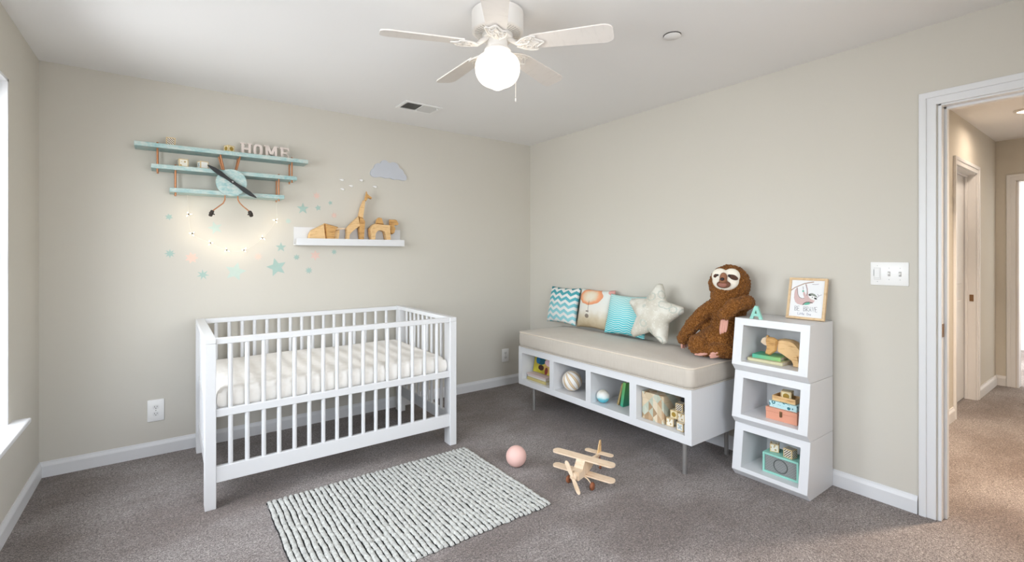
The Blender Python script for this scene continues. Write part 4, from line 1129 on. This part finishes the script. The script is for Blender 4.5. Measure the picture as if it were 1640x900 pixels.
for s in (1, -1): b.prism([(c[0] + s * (a * ca - d * sa), c[2] + s * (a * sa + d * ca)) for a, d in P], -.190, -.181, 'y')
b.cyl((c[0], -.172, c[2]), (c[0], -.181, c[2]), .01, n=14); pr_ = obj('propeller', b, M_BLACK, ws)
b = B(); b.lathe([(0, -.190), (.0055, -.190), (.005, -.193), (0, -.194)], (c[0], 0, c[2]), 16, 'y'); obj('hub_cap', b, M_STEEL, pr_, 60)
for s, px in ((-1, ((-2.738, 1.712), (-2.739, 1.675), (-2.749, 1.651), (-2.77, 1.632), (-2.812, 1.594))), (1, ((-2.663, 1.712), (-2.662, 1.68), (-2.652, 1.66), (-2.632, 1.638), (-2.59, 1.602)))):
    b = B(); b.tube([at(x, -.14, z) for x, z in px], .0042, 10); obj('landing_gear_leg', b, M_COPPER, ws, 60)
    w = at(px[-1][0] + s * .004, -.14, px[-1][1] - .014); d = Vector((s * .93, 0, .36)).normalized()
    b = B(); W0 = Vector(w); b.tube([W0 - d * .011, W0 - d * .0085, W0, W0 + d * .0085, W0 + d * .011], [.017, .021, .0225, .021, .017], 24); b.cyl(W0 - d * .02, W0 + d * .014, .004, n=10)
    obj('wheel', b, M_DARK, ws, 50)

TZ, MZ = 2.0065, 1.8755
gb = 'toy blocks on the biplane shelf'
block('hatched block near the left end of the top biplane shelf', (-3.035, -.10, TZ), .0, 0, .05, gb)
block('gold-dotted block just left of the HOME letters on the top biplane shelf', (-2.71, -.095, TZ), .55, 2, .046, gb)
block('speckled block on the middle biplane shelf, left of the propeller block', (-2.97, -.098, MZ), .12, 1, .052, gb)
block('pale cross-patterned block by the propeller tip on the middle biplane shelf', (-2.862, -.098, MZ), .35, 3, .05, gb)
def letter(ch, X0, X1, polys, label):
    b = B(); w, h = X1 - X0, .08
    for k, p in enumerate(polys): b.prism([(x * w - w / 2, z * h) for x, z in p], -.009 + .0001 * k, .009 - .0001 * k, 'y')
    o = obj('letter_' + ch.lower(), b, M_PALEPINK, None, 0, loc=((X0 + X1) / 2, -.085, TZ)); tag(o, label, 'letter', 'HOME letters')
R_ = lambda x0, x1, z0, z1: [(x0, z0), (x1, z0), (x1, z1), (x0, z1)]
letter('H', -2.643, -2.571, [R_(.1, .32, 0, 1), R_(.68, .9, 0, 1), R_(.32, .68, .42, .58), R_(0, .42, 0, .1), R_(.58, 1, 0, .1), R_(0, .42, .9, 1), R_(.58, 1, .9, 1)], 'pale blush letter H standing on the top biplane shelf')
n_ = 20
O = B(); 
def ringp(k0, k1):
    A_ = [2 * PI * k / n_ for k in (k0, k1)]
    sq = lambda a, rx, rz: (.5 + rx * (abs(math.cos(a)) ** .7) * (1 if math.cos(a) >= 0 else -1), .5 + rz * (abs(math.sin(a)) ** .7) * (1 if math.sin(a) >= 0 else -1))
    return [sq(A_[0], .5, .5), sq(A_[1], .5, .5), sq(A_[1], .22, .34), sq(A_[0], .22, .34)]
letter('O', -2.563, -2.504, [ringp(k, k + 1) for k in range(n_)], 'pale blush letter O standing on the top biplane shelf')
letter('M', -2.494, -2.402, [R_(.1, .27, 0, 1), R_(.73, .9, 0, 1), [(.12, 1), (.32, 1), (.6, .22), (.4, .22)], [(.68, 1), (.88, 1), (.6, .22), (.4, .22)], R_(0, .36, 0, .1), R_(.64, 1, 0, .1), R_(0, .3, .9, 1), R_(.7, 1, .9, 1)], 'pale blush letter M standing on the top biplane shelf')
letter('E', -2.391, -2.328, [R_(.1, .34, 0, 1), R_(0, .95, 0, .14), R_(0, .95, .86, 1), R_(.34, .75, .43, .57), R_(.83, .95, .14, .3), R_(.83, .95, .7, .86), R_(.66, .75, .36, .64)], 'pale blush letter E standing on the top biplane shelf')

# ------------------------------------------------------------------ fairy lights under the shelf
BU = [(-2.938, 1.576), (-2.917, 1.447), (-2.814, 1.385), (-2.718, 1.337), (-2.611, 1.337), (-2.494, 1.426), (-2.406, 1.557)]
fl_ = thing('string_lights', 'string of tiny warm white lights hanging in a loop below the biplane shelf', 'string lights', (-2.67, 0, 1.70))
fx_, fz_ = -2.67, 1.70
M_WIRE = plain('clear_wire', (236, 230, 218), .4, var=.05); M_LED = emit('warm_led', (255, 240, 212), LED); M_CAP = plain('led_base', (70, 62, 54), .6, var=.1)
pts = [(-2.944, -.05, 1.7015), (-2.942, -.02, 1.66)] + [(x, -.012, z) for x, z in BU] + [(-2.404, -.02, 1.65), (-2.404, -.05, 1.7015)]
def cr(P, n=6):
    out = []
    for i in range(len(P) - 1):
        p0, p1, p2, p3 = (Vector(P[max(i - 1, 0)]), Vector(P[i]), Vector(P[i + 1]), Vector(P[min(i + 2, len(P) - 1)]))
        for k in range(n):
            t = k / n; out.append(.5 * ((2 * p1) + (p2 - p0) * t + (2 * p0 - 5 * p1 + 4 * p2 - p3) * t * t + (3 * p1 - p0 - 3 * p2 + p3) * t ** 3))
    return out + [Vector(P[-1])]
b = B(); b.tube([(p.x - fx_, p.y, p.z - fz_) for p in cr(pts)], .0009, 6); obj('wire', b, M_WIRE, fl_)
cp0 = None
for k, (x, z) in enumerate(BU):
    rr_ = random.Random(k + 5)
    b = B(); b.ell((x - fx_, -.018, z - fz_), (.0062, .0062, .0055), u=12, v=8); cpo = obj('bulb', b, M_CAP, fl_, 180)
    b = B(); a0 = rr_.random() * 6
    for j in range(3):
        a = a0 + j * 2.1 + rr_.random() * .5; l = .009 + .007 * rr_.random(); d = Vector((math.cos(a), -.15, math.sin(a)))
        p = Vector((x - fx_, -.02, z - fz_)); b.tube([p + d * .005, p + d * (.006 + l * .35), p + d * (.006 + l * .7), p + d * (.006 + l)], [.001, .0028, .0022, .0006], 8)
    obj('glow_flares', b, M_LED, cpo, 180)  # light flares round each LED, modelled as glowing slivers
    point('fairy_bulb_light', (x, -.11, z), LEDP, (1., .83, .62), .02)

# ------------------------------------------------------------------ ledge shelf and wooden animals
lg_ = thing('ledge_shelf', 'narrow white picture ledge carrying three wooden animals', 'wall shelf', (-1.86, 0, 1.375))
b = B(); b.box(-.422, .425, -.092, -.012, 0, .013); obj('base_board', b, M_WHITE, lg_)
b = B(); b.box(-.422, .425, -.012, -.001, 0, .14, bev=.001); obj('back_board', b, M_WHITE, lg_)
b = B(); b.box(-.4225, .4255, -.102, -.092, 0, .053, bev=.001); obj('front_lip', b, M_WHITE, lg_)
LZ = 1.3885; ga = 'wooden animals on the ledge'
animal('wooden_lion', 'crouching faceted wooden lion at the left of the white ledge', 'wooden animal', (-2.08, -.05, LZ), [
    ('body', [(-.116, 0), (-.11, .067), (-.091, .102), (.006, .156), (.023, 0)], .03, 0, M_WOOD, .14),
    ('mane', [(.006, .158), (.043, .15), (.107, .134), (.085, .102), (.072, 0), (.023, 0)], .035, 0, M_WOODD, .12),
    ('head', [(.080, .105), (.12, .114), (.119, .073), (.104, .0), (.081, 0), (.075, .078)], .022, 0, M_WOOD, .12),
    ('brow', [(.09, .115), (.11, .13), (.166, .127), (.166, .119), (.095, .107)], .014, 0, M_BALSA, .08)], 'y', ga)
animal('wooden_giraffe', 'tall faceted wooden giraffe in the middle of the white ledge', 'wooden animal', (-1.83, -.05, LZ), [
    ('hindquarters', [(-.078, .123), (-.024, .185), (.019, .224), (.03, .151), (-.03, .103), (-.054, .075), (-.06, 0), (-.084, 0), (-.075, .08)], .024, 0, M_WOOD, .05),
    ('front', [(.026, .22), (.056, .216), (.071, .19), (.059, 0), (.034, 0), (.022, .114)], .027, 0, M_WOODD, .1),
    ('neck', [(.019, .223), (.037, .299), (.059, .356), (.077, .363), (.068, .288), (.056, .212), (.028, .217)], .016, 0, M_WOOD, .08),
    ('head', [(.071, .36), (.081, .407), (.087, .432), (.093, .411), (.109, .4), (.134, .383), (.125, .37), (.099, .38), (.082, .35)], .011, 0, M_WOODD, .08)], 'y', ga)
animal('wooden_camel', 'one-humped faceted wooden camel at the right of the white ledge', 'wooden animal', (-1.6, -.05, LZ), [
    ('body', [(-.121, .129), (-.099, .155), (-.077, .171), (.051, .163), (.058, 0), (.028, 0), (.005, .108), (-.028, .119), (-.06, .112), (-.077, .086), (-.08, 0), (-.115, 0), (-.112, .085)], .03, 0, M_WOOD, .03),
    ('hump', [(-.067, .171), (-.054, .213), (-.041, .223), (-.018, .221), (.001, .168)], .02, 0, M_WOODD, .14),
    ('head', [(.051, .211), (.098, .213), (.115, .208), (.132, .179), (.122, .166), (.098, .168), (.088, .155), (.101, .136), (.091, .097), (.074, .087), (.058, .096), (.052, .147)], .017, 0, M_WOODD, .1),
    ('tail', [(-.128, .13), (-.118, .135), (-.114, .06), (-.124, .055)], .006, 0, M_WOODD, .1)], 'y', ga)

# ------------------------------------------------------------------ cloud, drops, stars
b = B()
CL = [(-.161, -.03), (-.15, .005), (-.128, .02), (-.12, .05), (-.095, .066), (-.075, .062), (-.066, .085), (-.038, .098), (-.012, .09), (.004, .074), (.03, .086), (.055, .087), (.08, .078), (.092, .056), (.095, .04), (.12, .036), (.136, .012), (.138, -.002), (.155, -.01), (.164, -.032), (.16, -.056), (.13, -.062), (.1, -.058), (.07, -.056), (.045, -.062), (.01, -.05), (-.03, -.057), (-.07, -.046), (-.11, -.058), (-.145, -.052)]
def smooth(P, it=2):
    for _ in range(it):
        Q = []
        for a, c in zip(P, P[1:] + P[:1]): Q += [(.75 * a[0] + .25 * c[0], .75 * a[1] + .25 * c[1]), (.25 * a[0] + .75 * c[0], .25 * a[1] + .75 * c[1])]
        P = Q
    return P
b.prism(smooth(CL), -.014, -.0005, 'y'); o = obj('wall_cloud', b, M_CLOUD, None, 0, loc=(-1.538, 0, 2.006)); tag(o, 'flat grey cloud cutout fixed on the wall above the camel', 'wall decoration')
dr = None
for (x, z), lab in zip([(-1.926, 1.904), (-1.921, 1.83), (-1.852, 1.861), (-1.77, 1.914), (-1.655, 1.872)],
                       ('upper left white drop of the five below the cloud', 'lowest left white drop of the five below the cloud', 'middle white drop between the left pair and the giraffe head', 'top white drop of the five, above the giraffe head', 'rightmost white drop, just under the cloud')):
    if dr is None:
        b = B(); b.lathe([(0, -.022), (.004, -.012), (.0085, 0), (.0095, .008), (.006, .015), (0, .018)], (0, 0, 0), 16, 'x')
        for v in b.bm.verts: v.co.y = v.co.y * .7 - .0068
        dr = o = obj('wall_drop', b, M_GLOSS, None, 180)
    else: o = dup(dr)
    o.location = (x, 0, z); o.rotation_euler = (0, .12, 0); tag(o, lab, 'wall decoration', 'white drops below the cloud')
def star(label, x, z, r, n, inner, rot, mat):
    b = B(); b.prism([(r * (1 if k % 2 == 0 else inner) * math.cos(rot + PI * k / n + PI / 2), r * (1 if k % 2 == 0 else inner) * math.sin(rot + PI * k / n + PI / 2)) for k in range(2 * n)], -.0014, -.0003, 'y')
    o = obj('star_wall_sticker', b, mat, None, 0, loc=(x, 0, z)); tag(o, label, 'wall sticker', 'star stickers on the back wall')
T, T2, K, K2 = M_DTEAL, M_DTEAL2, M_PEACH, M_PINKS
star('tiny mint star at the far left, level with the airplane wheels', -3.044, 1.554, .023, 6, .5, .2, T)
star('small eight-pointed mint star at the far left below the lights', -3.039, 1.312, .031, 8, .45, 0, T)
star('medium pale mint star just below the left airplane wheel', -2.784, 1.49, .047, 5, .42, .3, T2)
star('spiky seven-pointed mint star at the bottom left of the stickers', -2.856, 1.167, .038, 7, .38, .1, T)
star('large pale mint star pointing right at the bottom middle', -2.663, 1.184, .068, 5, .48, -1.5, T2)
star('largest teal star, lower right below the string lights', -2.398, 1.211, .07, 5, .46, 1.5, T)
star('medium mint star right above the largest teal star', -2.369, 1.36, .038, 5, .4, 0, T)
star('tiny mint star right of the last string light', -2.319, 1.557, .022, 6, .55, .2, T2)
star('medium teal star right of the lower biplane wing', -2.216, 1.657, .046, 5, .4, 0, T)
star('small teal star between the medium teal star and the drops', -2.105, 1.669, .025, 5, .5, .2, T)
star('tiniest teal star left of the giraffe neck', -2.013, 1.714, .019, 5, .5, .3, T)
star('tiny mint star under the left end of the ledge', -2.261, 1.285, .024, 7, .5, 0, T)
star('tiny mint star under the lion on the ledge', -1.984, 1.326, .023, 7, .5, .1, T)
star('small eight-pointed mint star lowest on the right', -2.173, 1.183, .029, 8, .45, .2, T)
star('peach seven-pointed star left below the string lights', -2.92, 1.283, .039, 7, .55, .2, K)
star('small thin ten-pointed peach star below the string lights', -2.52, 1.29, .031, 10, .35, 0, K)
star('small pale pink star highest of all stickers', -2.116, 1.763, .031, 7, .45, .1, K2)
star('tiny pale pink star above the lion', -1.984, 1.616, .027, 7, .45, .3, K2)
star('pink six-pointed star under the ledge below the lion', -2.126, 1.299, .041, 6, .5, 0, K2)
